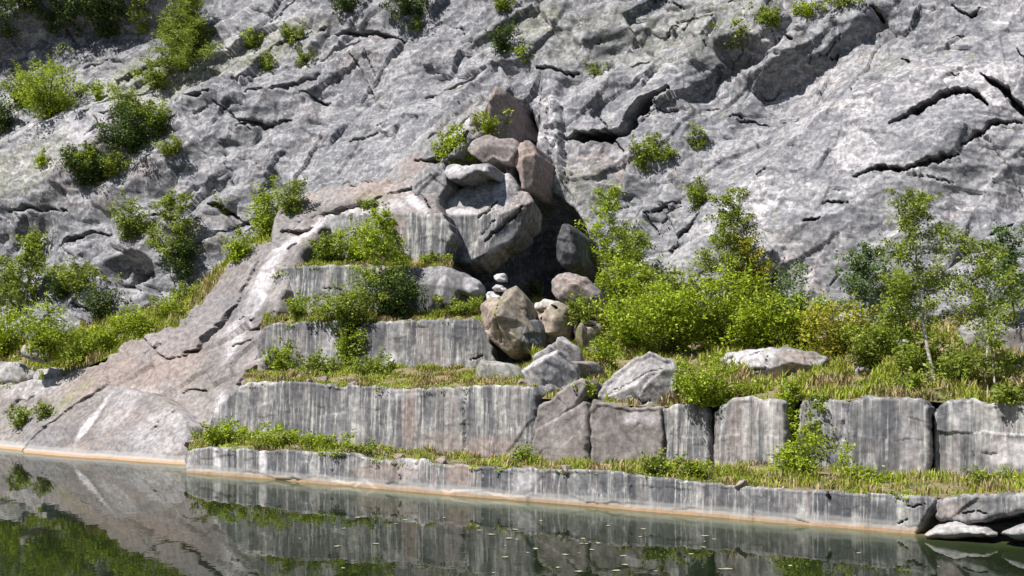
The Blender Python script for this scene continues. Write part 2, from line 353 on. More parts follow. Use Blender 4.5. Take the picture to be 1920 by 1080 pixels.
def relief(name, poly, pl, mat, style='smooth', amp=1., rough=1., step=2.2, R=.3, rk=1., back=2., bulge=0., solid=False, jag=1.5,
           seed=0, cracks=(), stains=(), smooth=0, feat=None, parent=None, cut=0):
    if smooth: poly = chaikin(poly, smooth)
    pts = resample(list(poly), 5)
    if jag:
        a = pts[:, 0]*.06; b = pts[:, 1]*.06
        pts = pts+np.stack([fbm(a, b, 3, seed+70), fbm(a, b, 3, seed+90)], 1)*jag*1.6
    x0, y0 = pts.min(0); x1, y1 = pts.max(0)
    gx = np.arange(x0-step, x1+2*step, step); gy = np.arange(y0-step, y1+2*step, step)
    X, Yp = np.meshgrid(gx, gy); d, qx, qy, _ = segdist(X, Yp, pts, True, True); ins = inside(X, Yp, pts) & (d > step*.35)
    h, w = X.shape
    cell = ins[:-1, :-1] & ins[1:, :-1] & ins[:-1, 1:] & ins[1:, 1:]
    used = np.zeros((h, w), bool); used[:-1, :-1] |= cell; used[1:, :-1] |= cell; used[:-1, 1:] |= cell; used[1:, 1:] |= cell
    cc = np.zeros((h+1, w+1), int); cc[1:-1, 1:-1] = cell
    full = (cc[:-1, :-1]+cc[1:, :-1]+cc[:-1, 1:]+cc[1:, 1:]) == 4
    bd = used & ~full
    X = np.where(bd, qx, X); Yp = np.where(bd, qy, Yp); d = np.where(bd, 0, d)
    idx = np.full((h, w), -1); idx[used] = np.arange(used.sum())
    px = X[used]; py = Yp[used]; dd = d[used]
    Yd = pl.Y(px, py); P0 = P(px, py, Yd); mpp = Yd/F; dm = dd*mpp
    u = P0@pl.t; v = P0@pl.v
    disp = rockdisp(u+seed*3.7, v+seed*1.3, style, seed, amp, rough)*np.clip(.25+dm/(R+.05), 0, 1)
    if bulge:
        e = np.clip(dm/max(dm.max(), .01), 0, 1); prof = np.sqrt(1-(1-e)**2); disp = disp + bulge*prof
    if cut: disp = disp+chisel(px, py, pts, mpp, cut, seed)
    e = np.clip(dm/R, 0, 1); disp = disp - R*rk*(1-np.sqrt(1-(1-e)**2))
    if feat is not None: disp = disp+feat(px, py, u, v)
    V = P0+pl.n*disp[:, None]+pl.h*crack_disp(px, py, cracks, mpp)[:, None]
    a = idx[:-1, :-1][cell]; b = idx[:-1, 1:][cell]; c = idx[1:, 1:][cell]; e4 = idx[1:, :-1][cell]
    Fc = np.stack([a, e4, c, b], 1)
    st = stains_shade_at(px, py, stains)
    # back side
    bmask = bd[used]; nv = len(V)
    E = np.concatenate([Fc[:, [0, 1]], Fc[:, [1, 2]], Fc[:, [2, 3]], Fc[:, [3, 0]]])
    key = np.minimum(E[:, 0], E[:, 1])*(nv+1)+np.maximum(E[:, 0], E[:, 1])
    _, inv, cnt = np.unique(key, return_inverse=True, return_counts=True); be = E[cnt[inv] == 1]
    if solid:
        prof = np.sqrt(np.clip(1-(1-np.clip(dm/max(dm.max(), .01), 0, 1))**2, 0, 1))
        Vb = P0-pl.n*(back*prof+.05+R*rk+cut)[:, None]
        V = np.concatenate([V, Vb]); Fb = Fc[:, ::-1]+nv; sk = np.stack([be[:, 1], be[:, 0], be[:, 0]+nv, be[:, 1]+nv], 1)
        Fc = np.concatenate([Fc, Fb, sk]); st = np.concatenate([st, st])
    else:
        ids = np.unique(be); mp = np.full(nv, -1); mp[ids] = np.arange(len(ids))
        rings = [V]; sts = [st]; skf = []; prev = np.arange(nv); base = nv; nr = 4
        for r_ in range(1, nr+1):
            t = r_/nr*back
            q = V[ids]-pl.h*t+.06*np.stack([fbm(u[ids]*1.5+t, v[ids]*1.5-t, 3, seed+k) for k in (1, 2, 3)], 1)*min(1, t)-np.array([0, 0, .13*t])
            rings.append(q); sts.append(st[ids]); cur = np.full(nv, -1); cur[ids] = base+np.arange(len(ids))
            skf.append(np.stack([prev[be[:, 1]], prev[be[:, 0]], cur[be[:, 0]], cur[be[:, 1]]], 1)); prev = cur; base += len(ids)
        V = np.concatenate(rings); st = np.concatenate(sts); Fc = np.concatenate([Fc]+skf)
    o = mesh(name, V, Fc, mat, parent, True, st); SURF.append(o)
    return o
def loft(name, front, backp, mat, rows=16, rise=.0, seed=0, amp=.08):
    """ground sheet between two world polylines"""
    n = 160
    def rs(p):
        p = np.array(p); s = np.r_[0, np.cumsum(np.linalg.norm(np.diff(p, axis=0), axis=1))]; t = np.linspace(0, s[-1], n)
        return np.stack([np.interp(t, s, p[:, k]) for k in range(3)], 1)
    a, b = rs(front), rs(backp); t = np.linspace(0, 1, rows)[:, None, None]
    G = a[None]*(1-t)+b[None]*t
    G[..., 2] += amp*fbm(G[..., 0]*.8, G[..., 1]*.8, 4, seed)*np.clip(t[..., 0]*4, .1, 1)
    idx = np.arange(rows*n).reshape(rows, n)
    Fc = np.stack([idx[:-1, :-1], idx[:-1, 1:], idx[1:, 1:], idx[1:, :-1]], -1).reshape(-1, 4)
    o = mesh(name, G.reshape(-1, 3), Fc, mat); tag(o, kind='structure'); SURF.append(o); return o, G

# ---------------- water and lakebed ----------------
def water():
    xs = np.r_[-300, np.arange(-40, 40.1, .4), 300]; ys = np.r_[-200, np.arange(-6, 70.1, .4)]
    X, Y = np.meshgrid(xs, ys); h, w = X.shape; V = np.stack([X, Y, X*0], -1).reshape(-1, 3)
    idx = np.arange(h*w).reshape(h, w); Fc = np.stack([idx[:-1, :-1], idx[:-1, 1:], idx[1:, 1:], idx[1:, :-1]], -1).reshape(-1, 4)
    sh = [onwater(*q)[:2] for q in ((-500, 820), (0, 843), (340, 868), (345, 886), (960, 945), (1700, 1001), (2400, 1040))]
    d = segdist(V[:, 0], V[:, 1], sh, False)
    sh_ = np.exp(-d/1.1); st = np.stack([sh_, d*0, d*0, d*0+1], 1)
    m, n, b, out = newmat('pond_water'); N = n.nodes.new; L = n.links.new
    at = N('ShaderNodeAttribute'); at.attribute_name = 'tint'; sep = N('ShaderNodeSeparateColor'); L(at.outputs[0], sep.inputs[0])
    g = N('ShaderNodeNewGeometry'); t = N('ShaderNodeTexNoise'); t.inputs['Scale'].default_value = .8; t.inputs['Detail'].default_value = 5; L(g.outputs['Position'], t.inputs[0])
    r = N('ShaderNodeValToRGB'); L(sep.outputs[0], r.inputs[0]); e = r.color_ramp.elements
    e[0].position = .02; e[0].color = (.010, .016, .006, 1); e[1].position = 1; e[1].color = (.20, .19, .11, 1)
    for p, c in ((.25, (.020, .030, .011, 1)), (.6, (.05, .066, .03, 1)), (.88, (.10, .115, .06, 1))): x = e.new(p); x.color = c
    mr = N('ShaderNodeMapRange'); L(t.outputs[0], mr.inputs[0]); mr.inputs[3].default_value = .6; mr.inputs[4].default_value = 1.1
    s = N('ShaderNodeVectorMath'); s.operation = 'SCALE'; L(r.outputs[0], s.inputs[0]); L(mr.outputs[0], s.inputs['Scale']); L(s.outputs[0], b.inputs[0])
    b.inputs['Roughness'].default_value = .015; b.inputs['IOR'].default_value = 1.21; b.inputs['Specular IOR Level'].default_value = .30
    mp = N('ShaderNodeVectorMath'); mp.operation = 'MULTIPLY'; L(g.outputs['Position'], mp.inputs[0]); mp.inputs[1].default_value = (1, .6, 1)
    t2 = N('ShaderNodeTexNoise'); t2.inputs['Scale'].default_value = 1.4; t2.inputs['Detail'].default_value = 3; L(mp.outputs[0], t2.inputs[0])
    bp = N('ShaderNodeBump'); bp.inputs['Strength'].default_value = .12; bp.inputs['Distance'].default_value = .03; L(t2.outputs[0], bp.inputs['Height']); L(bp.outputs[0], b.inputs['Normal'])
    o = mesh('water', V, Fc, m, tint=st); tag(o, kind='structure')
    # shallow lakebed under it
    V2 = np.array([[-600, -400, -3.], [600, -400, -3], [600, 500, -3], [-600, 500, -3]]); tag(mesh('ground', V2, [[0, 1, 2, 3]], M['soil']), kind='structure')
water()

# ---------------- the cliff ----------------
CL = Plane(960, 600, 60, 24, 25)
cliff_cracks = [
 (((1045, 243), (1085, 241), (1140, 247), (1168, 228), (1190, 197), (1212, 174), (1245, 155)), 22, 3., .5),
 (((1675, 250), (1720, 230), (1760, 205), (1800, 182), (1835, 190), (1855, 215)), 14, 2.6, .5),
 (((1840, 150), (1885, 175), (1900, 200), (1945, 225)), 18, 2.2, .3), (((1805, 287), (1840, 265), (1870, 240), (1915, 232)), 8, 1.2, .2),
 (((1605, 348), (1650, 332), (1700, 338), (1745, 325), (1800, 306)), 8, 1.2, .25), (((1245, 455), (1285, 428), (1312, 402)), 7, 1., .2),
 (((1512, 427), (1542, 420)), 7, .9, .3), (((1545, 392), (1595, 392)), 5, .8, .3), (((1855, 432), (1910, 398)), 7, .9, .2), (((1830, 478), (1875, 455)), 7, .9, .2),
 (((1455, 62), (1485, 82)), 9, 1., .2), (((1630, 12), (1655, 28)), 9, 1., .2), (((1690, 108), (1705, 118)), 8, .9, .1),
 (((775, 160), (830, 150), (900, 110)), 5, .6, .3), (((990, 105), (1050, 118), (1070, 112)), 6, .9, .3), (((1180, 115), (1210, 100)), 6, .8, .2),
 (((540, 155), (600, 168)), 8, .9, .3), (((345, 192), (400, 176)), 7, .8, .4), (((170, 262), (240, 215)), 6, .8, .3), (((200, 160), (260, 115), (330, 90)), 6, .7, .5),
 (((430, 215), (480, 222), (530, 205)), 9, .9, .5), (((595, 52), (660, 40), (740, 55)), 7, .9, .4), (((640, 250), (700, 235)), 5, .6, .2),
 (((205, 520), (235, 500), (262, 492)), 26, 1.8, .5), (((105, 460), (165, 430), (210, 435)), 7, .8, .4), (((375, 372), (410, 385), (445, 402)), 10, 1., .3),
 (((350, 455), (395, 420), (430, 415)), 6, .8, .3), (((120, 560), (190, 590)), 9, .9, .3),
 (((10, 395), (90, 385), (130, 400)), 6, .7, .3), (((1370, 205), (1400, 200), (1430, 210)), 5, .6, .2), (((1460, 215), (1490, 210)), 6, .7, .1),
 (((1355, 195), (1385, 198)), 6, .8, .3), (((1540, 90), (1565, 85)), 5, .7, .2), (((1785, 5), (1820, 25), (1835, 10)), 7, 1., .2), (((1200, 385), (1265, 360)), 5, .6, .2),
 (((1003, 150), (999, 200), (1004, 262)), 7, .7, .1), (((1046, 180), (1048, 235), (1044, 262), (1052, 330)), 6, .6, .1), (((1024, 170), (1020, 230), (1027, 300)), 4, .3, .1), (((978, 182), (968, 225), (975, 262)), 26, 2.4, .1)]
rr = random.Random(5)
for k in range(210):
    x = rr.uniform(-200, 2100); y = rr.uniform(-150, 620)
    if 1250 < x < 1950 and 120 < y < 480 and rr.random() < .75: continue
    a = R_(rr.gauss(24, 16) if rr.random() < .8 else rr.gauss(-60, 15)); l = rr.choice((6, 9, 12, 16, 22, 34, 48))*rr.uniform(.8, 1.2)*(1 if x > 600 else 1.3)
    cliff_cracks.append((((x-l*math.cos(a), y+l*math.sin(a)), (x, y+rr.uniform(-5, 2)), (x+l*math.cos(a), y-l*math.sin(a))), rr.choice((2, 2.5, 3, 4, 6)), rr.uniform(.25, .7), rr.uniform(.1, .4)))
SMOOTH = [(1600, 330, 330, 170, 30, 1), (100, 275, 190, 70, 31, 1.2), (720, 280, 160, 90, 30, .7), (700, 110, 110, 60, 10, .5), (1110, 200, 90, 60, 20, .6), (130, 420, 100, 60, 10, .4)]
cliff_stains_shade = [(1620, 300, 360, 130, 30, 'p', .75), (1880, 130, 40, 130, 0, 'p', .9), (1800, 240, 90, 60, 30, 'p', .6), (1560, 160, 90, 60, 20, 'p', .5), (1600, 430, 200, 70, 30, 'p', .8), (1500, 400, 60, 90, 10, 'p', .5), (1780, 330, 160, 60, 30, 'p', .7), (620, 230, 80, 110, 0, 'p', .18), (560, 130, 60, 60, 0, 'p', .25), (1180, 200, 60, 40, 30, 'p', .35),
 (100, 262, 190, 62, 30, 'p', 1.), (60, 300, 120, 40, 30, 'p', 1.), (20, 180, 30, 30, 0, 'p', .8), (430, 20, 40, 80, -20, 'p', .6), (1025, 230, 22, 130, 0, 'p', 1.), (1030, 170, 40, 40, 0, 'p', .6), (520, 60, 60, 40, 0, 'p', .4),
 (370, 250, 14, 90, 5, 'p', .6), (1290, 520, 70, 90, 0, 'p', .35), (1000, 25, 60, 30, 0, 'm', .3), (1300, 30, 160, 40, 10, 'm', .22), (420, 110, 200, 30, 25, 'm', .35), (230, 150, 60, 40, 20, 'm', .4),
 (1150, 60, 250, 60, 0, 'm', .15), (60, 320, 100, 40, 30, 'm', .3), (240, 300, 80, 40, 10, 'r', .5), (160, 350, 60, 50, 0, 'r', .4), (260, 460, 60, 30, 10, 'r', .6), (400, 420, 60, 40, 0, 'r', .35),
 (1120, 290, 80, 40, 0, 'r', .5), (1490, 130, 60, 60, 0, 'r', .35), (620, 25, 50, 20, 0, 'r', .5), (1450, 60, 60, 25, 0, 'p', .6), (1640, 120, 60, 30, 0, 'm', .15), (1080, 340, 60, 50, 0, 'm', .2),
 (1005, 432, 9, 14, 0, 'p', 1), (110, 60, 220, 50, 10, 'd', .8), (1500, 300, 60, 60, 0, 'd', .25), (120, 400, 90, 50, 0, 'd', .3), (1250, 200, 60, 40, 20, 'd', .15), (560, 240, 120, 120, 30, 'd', .2), (420, 480, 160, 120, 20, 'd', .22), (820, 120, 160, 70, 20, 'd', .2), (1130, 420, 90, 120, 0, 'd', .18), (1400, 160, 80, 120, 20, 'd', .22), (330, 360, 120, 60, 20, 'd', .2), (1700, 60, 90, 60, 0, 'd', .25), (1500, 490, 90, 60, 0, 'r', .4), (700, 90, 100, 40, 0, 'r', .3), (370, 240, 25, 130, 0, 'p', .3), (730, 230, 20, 120, 0, 'p', .3)]  # the strongest dark ellipse, upper left, paints the shade of the wooded gully
def build_cliff():
    s = 2.1
    gx = np.r_[np.arange(-560, -60, 5), np.arange(-60, 1985, s), np.arange(1990, 2520, 5)]; gy = np.r_[np.arange(-420, -40, 5), np.arange(-40, 700, s), np.arange(702, 760, 6)]
    px, py = np.meshgrid(gx, gy); P0 = CL.at(px, py); u = P0@CL.t; v = P0@CL.v
    rough = 1-.72*np.clip(sum(ell(px, py, e)*e[5] for e in SMOOTH), 0, 1)
    rough = rough*(1+.6*np.clip(sum(ell(px, py, e) for e in ((200, 500, 320, 190, 20), (900, 80, 520, 120, 0), (420, 180, 160, 110, 30), (1250, 420, 150, 130, 0), (1420, 200, 120, 120, 30), (1850, 420, 120, 130, 0))), 0, 1))
    d = rockdisp(u, v, 'cliff', 11, 1.0, rough)
    ck = crack_disp(px.ravel(), py.ravel(), cliff_cracks, .02).reshape(px.shape)
    # big forms: the upper-left gully, a recess added for shade, the cave, the pale slabs
    d = d-2.2*ell(px, py, (80, 60, 260, 50, 14))
    d = d-7*ell(px, py, (1010, 478, 74, 105, 0)) + 1.0*ell(px, py, (90, 300, 190, 70, 32)) + .9*ell(px, py, (300, 260, 230, 60, 35))
    d = d+.8*ell(px, py, (1620, 290, 330, 120, 30))-1.2*ell(px, py, (235, 505, 45, 30, 0))-.9*ell(px, py, (1660, 580, 30, 45, 0))-1.*ell(px, py, (965, 225, 22, 50, 0))
    d = d+.55*ell(px, py, (1022, 240, 22, 140, 3))+.8*ell(px, py, (1540, 60, 140, 30, 28))-.8*ell(px, py, (1385, 88, 40, 22, 0))
    V = P0+CL.n*d[..., None]+CL.h*ck[..., None]; h, w = px.shape; idx = np.arange(h*w).reshape(h, w)
    Fc = np.stack([idx[:-1, :-1], idx[1:, :-1], idx[1:, 1:], idx[:-1, 1:]], -1).reshape(-1, 4)
    o = mesh('cliff', V.reshape(-1, 3), Fc, M['cliff'], tint=stains_shade_at(px, py, cliff_stains_shade).reshape(-1, 4)); tag(o, kind='structure'); SURF.append(o)
build_cliff()
# ---------------- quarried terraces ----------------
def st(o, label=None): return tag(o, kind='structure')
W1 = plane3(onwater(345, 886), onwater(1700, 1001), onwater(345, 886)+np.array([.12, .2, 3.]))     # wall standing in the water
A_, B_ = onwater(0, 843), onwater(345, 868)
W2 = Plane(1000, 870, 43.6, 25, 3)
W3 = Plane(700, 690, 51.5, 16, 4); W4 = Plane(700, 590, 54., 14, 4); W5 = Plane(700, 480, 56.2, 12, 5)
FL = plane3(A_, B_, P(520, 465, 57.)); SL = FL
def off(pl, d):
    q = Plane.__new__(Plane); q.n = pl.n; q.p = pl.p+pl.n*d; q.setup(); return q
# lower-left flank of smooth sloping slabs
st(relief('rock_slope', [(-460, 700), (-300, 668), (-120, 690), (0, 716), (60, 706), (120, 692), (190, 670), (230, 640), (262, 626), (330, 600), (372, 560), (432, 490), (478, 462), (525, 452), (560, 425), (600, 400),
   (612, 430), (560, 500), (525, 560), (500, 640), (480, 720), (455, 740), (420, 790), (372, 846), (345, 920), (0, 900), (-460, 860)], FL, M['slab'], 'smooth', 1.1, 1.35, R=.18, back=4, jag=3.5, seed=3,
   cracks=[(((340, 655), (362, 652), (400, 615), (440, 568)), 12, 1.7, .35), (((440, 568), (475, 520), (490, 498)), 4, .4, .3), (((545, 478), (560, 462)), 9, .8, .1), (((520, 445), (545, 440), (590, 430)), 9, .7, .3),
     (((330, 728), (345, 722), (380, 726)), 7, .4, .2), (((440, 715), (455, 700), (475, 678)), 16, .9, .2), (((430, 645), (470, 632)), 7, .5, .1), (((465, 615), (500, 600)), 9, .6, .2),
     (((186, 695), (196, 678)), 5, .5, .3), (((203, 722), (255, 726), (300, 742), (345, 778)), 4, .4, .3), (((40, 838), (75, 806), (128, 766), (200, 722)), 4, .45, .3), (((262, 628), (300, 668), (345, 660)), 4, .4, .3), (((0, 770), (45, 735), (110, 715)), 4, .3, .3), (((445, 600), (470, 590)), 6, .4, .1), (((262, 662), (300, 640)), 3, .2, .3), (((520, 580), (500, 585)), 5, .4, .1)],
   stains=[(190, 790, 90, 10, 58, 'p', .6), (490, 540, 120, 13, 56, 'p', .9), (445, 620, 60, 10, 62, 'p', .7), (580, 440, 60, 10, 40, 'p', .8), (405, 780, 14, 50, -10, 'p', .9), (230, 735, 60, 16, 10, 'p', .5), (60, 800, 60, 30, 0, 'd', .2),
     (480, 600, 40, 60, 50, 'd', .35), (300, 800, 60, 40, 0, 'p', .25), (250, 690, 130, 60, 20, 'r', .5), (400, 640, 60, 70, 50, 'd', .15), (60, 720, 60, 20, 10, 'p', .4), (130, 745, 60, 10, 40, 'm', .4)],
   feat=lambda px, py, u, v: .35*np.clip((600-py)/120, 0, 1)*np.clip((px-400)/60, 0, 1)))
relf = lambda *a, **k: st(relief(*a, **k))
relf('slope_slab', [(40, 842), (70, 812), (128, 768), (203, 721), (250, 730), (300, 744), (340, 775), (352, 800), (350, 890), (40, 890)], off(FL, .32), M['slab'], 'smooth', .7, .6, R=.04, back=2, jag=2, seed=14,
     cracks=[(((270, 830), (300, 790), (325, 770)), 3, .2, .2)], stains=[(178, 780, 62, 4, 56, 'p', .9), (160, 800, 30, 4, 56, 'p', .9), (225, 765, 60, 18, 50, 'p', .35), (310, 810, 60, 40, 20, 'p', .4), (120, 820, 60, 20, 0, 'd', .2)])
# wall standing in the pond
relf('rock_ledge', [(345, 846), (372, 838), (430, 840), (480, 843), (560, 846), (640, 848), (660, 851), (700, 861), (745, 862), (752, 858), (790, 862), (800, 868), (860, 872), (905, 876), (950, 878), (1060, 880), (1140, 882),
  (1180, 888), (1240, 895), (1300, 903), (1400, 912), (1480, 918), (1560, 922), (1650, 926), (1700, 928), (1745, 930), (1757, 936), (1738, 960), (1722, 985), (1712, 1015), (1700, 1070), (900, 1010), (344, 930)], W1, M['wall'], 'wall', 1., 1., R=.06, back=3.2, jag=2.2, seed=21,
  cracks=[(((1550, 925), (1556, 945)), 9, .4, .05), (((1682, 982), (1700, 974)), 7, .4, .05), (((1700, 950), (1735, 945)), 6, .3, .05), (((900, 880), (902, 905)), 3, .15, 0), (((745, 862), (748, 900)), 3, .12, 0), (((955, 880), (958, 915)), 3, .15, 0), (((1180, 890), (1182, 930)), 4, .15, 0)],
  stains=[(403, 870, 7, 40, 0, 'p', 1), (488, 870, 7, 40, 0, 'p', 1), (765, 878, 18, 22, 0, 'p', .6), (860, 890, 26, 20, 0, 'r', .8), (720, 885, 60, 20, 0, 'r', .6), (980, 900, 25, 20, 0, 'p', .6), (352, 890, 8, 30, 0, 'p', .8), (1100, 905, 60, 15, 0, 'd', .3), (1600, 950, 80, 15, 0, 'd', .4), (1400, 940, 60, 12, 0, 'd', .2)],
  feat=lambda px, py, u, v: .22*np.clip((.42-v)/.12, 0, 1)+.1*np.clip((.2-v)/.05, 0, 1))
# right end: overhanging slab above the pond with a pale tilted slab under it
relf('overhanging_slab', [(1752, 936), (1800, 926), (1900, 924), (2050, 930), (2400, 950), (2400, 985), (2050, 975), (1925, 962), (1890, 966), (1858, 974), (1830, 982), (1800, 984), (1768, 978), (1748, 975)], off(W1, .45), M['wall'], 'smooth', .6, .9, R=.2, back=4, jag=2.5, seed=22,
   stains=[(1850, 945, 60, 14, 0, 'd', .4), (1780, 955, 30, 14, 0, 'r', .5)], cracks=[(((1800, 965), (1835, 958), (1850, 962)), 4, .3, .1)])
relf('ledge_recess', [(1690, 930), (2400, 935), (2400, 1060), (1690, 1040)], off(W1, -1.2), M['wall'], 'smooth', .6, R=.2, back=1, seed=23, stains=[(1800, 1000, 300, 60, 0, 'd', .7)])  # dark ellipse paints the shade of the undercut onto this back wall
o = relief('rock', [(1725, 1003), (1750, 985), (1785, 975), (1815, 984), (1850, 992), (1870, 1006), (1800, 1012), (1740, 1014)], off(W1, .5), M['boulder'], 'boulder', .6, R=.3, bulge=.25, back=.6, solid=True, jag=1.5, seed=24, stains=[(1790, 990, 60, 30, 0, 'p', .25)])
tag(o, 'low pale angular rock lying in the water under the dark overhang at the right', 'rock', 'pale rocks at the water edge under the overhang')
o = relief('rock', [(1862, 1000), (1900, 985), (1950, 977), (2060, 980), (2100, 1005), (2000, 1020), (1900, 1014)], off(W1, .55), M['boulder'], 'boulder', .6, R=.3, bulge=.25, back=.6, solid=True, jag=1.5, seed=25, stains=[(1930, 995, 90, 30, 0, 'p', .25)])
tag(o, 'broad pale rock at the water edge, cut off by the right border', 'rock', 'pale rocks at the water edge under the overhang')
# long streaked wall of the second step
relf('rock_terrace', [(350, 900), (372, 846), (392, 800), (396, 775), (425, 745), (448, 722), (462, 716), (520, 716), (560, 714), (600, 720), (640, 724), (700, 724), (730, 726), (760, 730), (800, 727), (850, 726), (900, 722), (960, 722), (1000, 724), (1006, 738),
   (1004, 790), (998, 850), (996, 905), (700, 900)], W2, M['wall'], 'wall', 1., 1., R=.07, back=7, jag=2.2, seed=31,
   cracks=[(((870, 730), (868, 860)), 3, .1, .04)],
   stains=[(765, 790, 14, 60, 0, 'r', .7), (820, 830, 50, 22, 0, 'r', .5), (920, 840, 60, 24, 0, 'r', .6), (745, 740, 40, 10, 0, 'p', .5), (470, 720, 50, 6, 0, 'p', .5), (410, 770, 14, 30, 0, 'p', .5)])
# terraces three to five
relf('rock_terrace', [(470, 730), (478, 680), (482, 640), (490, 615), (520, 607), (565, 603), (632, 601), (648, 640), (664, 640), (668, 612), (700, 604), (760, 600), (850, 598), (890, 597), (908, 612), (918, 640), (925, 672), (960, 700), (960, 740), (700, 750)], W3, M['wall'], 'wall', 1., 1., R=.07, back=4, jag=2.5, seed=41,
   cracks=[(((880, 676), (905, 665)), 5, .3, .1)], stains=[(890, 630, 25, 50, 0, 'd', .35), (700, 645, 60, 20, 0, 'd', .6), (730, 660, 12, 30, 0, 'p', .8), (615, 650, 12, 30, 0, 'p', .5)])
relf('rock_terrace', [(490, 640), (500, 580), (512, 520), (530, 500), (560, 498), (640, 496), (700, 500), (760, 502), (800, 500), (828, 500), (845, 503), (832, 520), (828, 560), (838, 580), (860, 640), (700, 650)], W4, M['wall'], 'wall', 1., 1., R=.07, back=4, jag=2.5, seed=42,
   cracks=[(((600, 540), (640, 541)), 3, .1, .03), (((680, 505), (684, 560)), 3, .12, .02)], stains=[(525, 530, 20, 30, 40, 'p', .7)])
relf('rock_terrace', [(530, 560), (545, 500), (560, 470), (590, 440), (606, 408), (640, 400), (700, 400), (760, 398), (800, 402), (830, 398), (850, 440), (832, 482), (828, 500), (840, 530), (700, 540)], W5, M['wall'], 'wall', 1., .9, R=.07, back=4, jag=2, seed=43,
   cracks=[(((540, 497), (562, 470), (585, 445)), 5, .3, .2)], stains=[(745, 440, 16, 40, 0, 'r', .6), (620, 420, 40, 14, 0, 'p', .5), (560, 480, 16, 40, 45, 'p', .8), (720, 470, 60, 8, 0, 'p', .3)])
# smooth dome of slabs on top of the terraces
D1 = Plane(640, 390, 58.2, 20, 42)
relf('rock_dome', [(503, 458), (508, 420), (516, 392), (530, 372), (560, 358), (600, 345), (650, 336), (700, 328), (760, 322), (805, 330), (826, 345), (822, 375), (832, 402), (800, 412), (640, 418), (580, 446), (530, 470)], D1, M['slab'], 'smooth', 1.1, 1., R=.25, back=4, jag=2, seed=51,
   cracks=[(((560, 415), (590, 402), (640, 385), (690, 374), (712, 366)), 6, .5, .35), (((725, 360), (770, 350), (800, 380), (806, 394)), 6, .5, .3), (((528, 436), (556, 428), (585, 418)), 8, .6, .3), (((645, 345), (700, 335)), 3, .2, .2)],
   stains=[(620, 400, 60, 7, 20, 'p', .9), (780, 380, 30, 10, -40, 'p', .9), (690, 350, 60, 14, 10, 'r', .7), (560, 375, 40, 20, 20, 'r', .6), (720, 385, 60, 14, 0, 'p', .4), (700, 365, 30, 8, 0, 'm', .5)])
D2 = Plane(830, 260, 63.4, 30, 30)
relf('rock_ridge', [(690, 352), (720, 325), (760, 290), (775, 262), (800, 240), (830, 205), (870, 180), (900, 168), (920, 178), (925, 225), (905, 250), (880, 262), (850, 286), (826, 300), (824, 330), (780, 350)], D2, M['grey'], 'smooth', 1.3, 2., R=.12, back=4, jag=3, seed=52,
   cracks=[(((776, 300), (790, 302), (812, 295), (850, 270), (880, 248)), 9, .9, .4), (((800, 262), (850, 225)), 5, .4, .3), (((840, 240), (890, 205)), 5, .4, .3)], stains=[(785, 240, 12, 40, -35, 'p', .9), (770, 310, 30, 20, 10, 'r', .6), (870, 230, 40, 10, 40, 'p', .5)])
D3 = Plane(920, 220, 62.6, 18, 16)
D4 = Plane(1020, 220, 63.7, 24, 22)
relf('rock_pillar', [(896, 184), (925, 162), (946, 168), (951, 200), (944, 240), (938, 266), (912, 250), (903, 215)], D3, M['rust'], 'smooth', .9, 1.6, R=.04, cut=1., back=4, jag=2, seed=53, cracks=[(((888, 188), (905, 180), (920, 181)), 4, .4, .2)], stains=[(930, 190, 30, 40, 0, 'r', .6)])
relf('rock_pillar', [(878, 204), (898, 182), (906, 210), (916, 250), (892, 256), (880, 232)], off(D3, -.3), M['grey'], 'smooth', .9, 1.6, R=.04, cut=.6, back=4, jag=2, seed=59, cracks=[(((884, 196), (900, 190), (906, 205)), 6, .6, .1), (((895, 225), (905, 245)), 10, .7, .1)], stains=[(895, 220, 30, 40, 0, 'r', .5)])
relf('rock_pillar', [(876, 276), (890, 254), (915, 249), (935, 262), (965, 257), (970, 284), (952, 302), (925, 297), (905, 302), (884, 292)], off(D3, 1.2), M['rust'], 'smooth', .9, 1.6, R=.06, cut=.35, back=3.5, jag=2, seed=54)
relf('rock_pillar', [(964, 300), (975, 268), (990, 260), (1002, 280), (1001, 318), (991, 352), (977, 354), (971, 322)], off(D3, 1.0), M['rust'], 'smooth', .8, 1.6, R=.04, cut=.35, back=3, jag=2, seed=56, stains=[(988, 310, 20, 50, 0, 'r', .8)])
relf('rock_pillar', [(935, 268), (960, 262), (966, 300), (960, 335), (945, 320)], off(D3, .2), M['grey'], 'smooth', 1.2, 1.4, R=.2, back=2.5, jag=2, seed=58, stains=[(950, 300, 30, 40, 0, 'd', .8)])
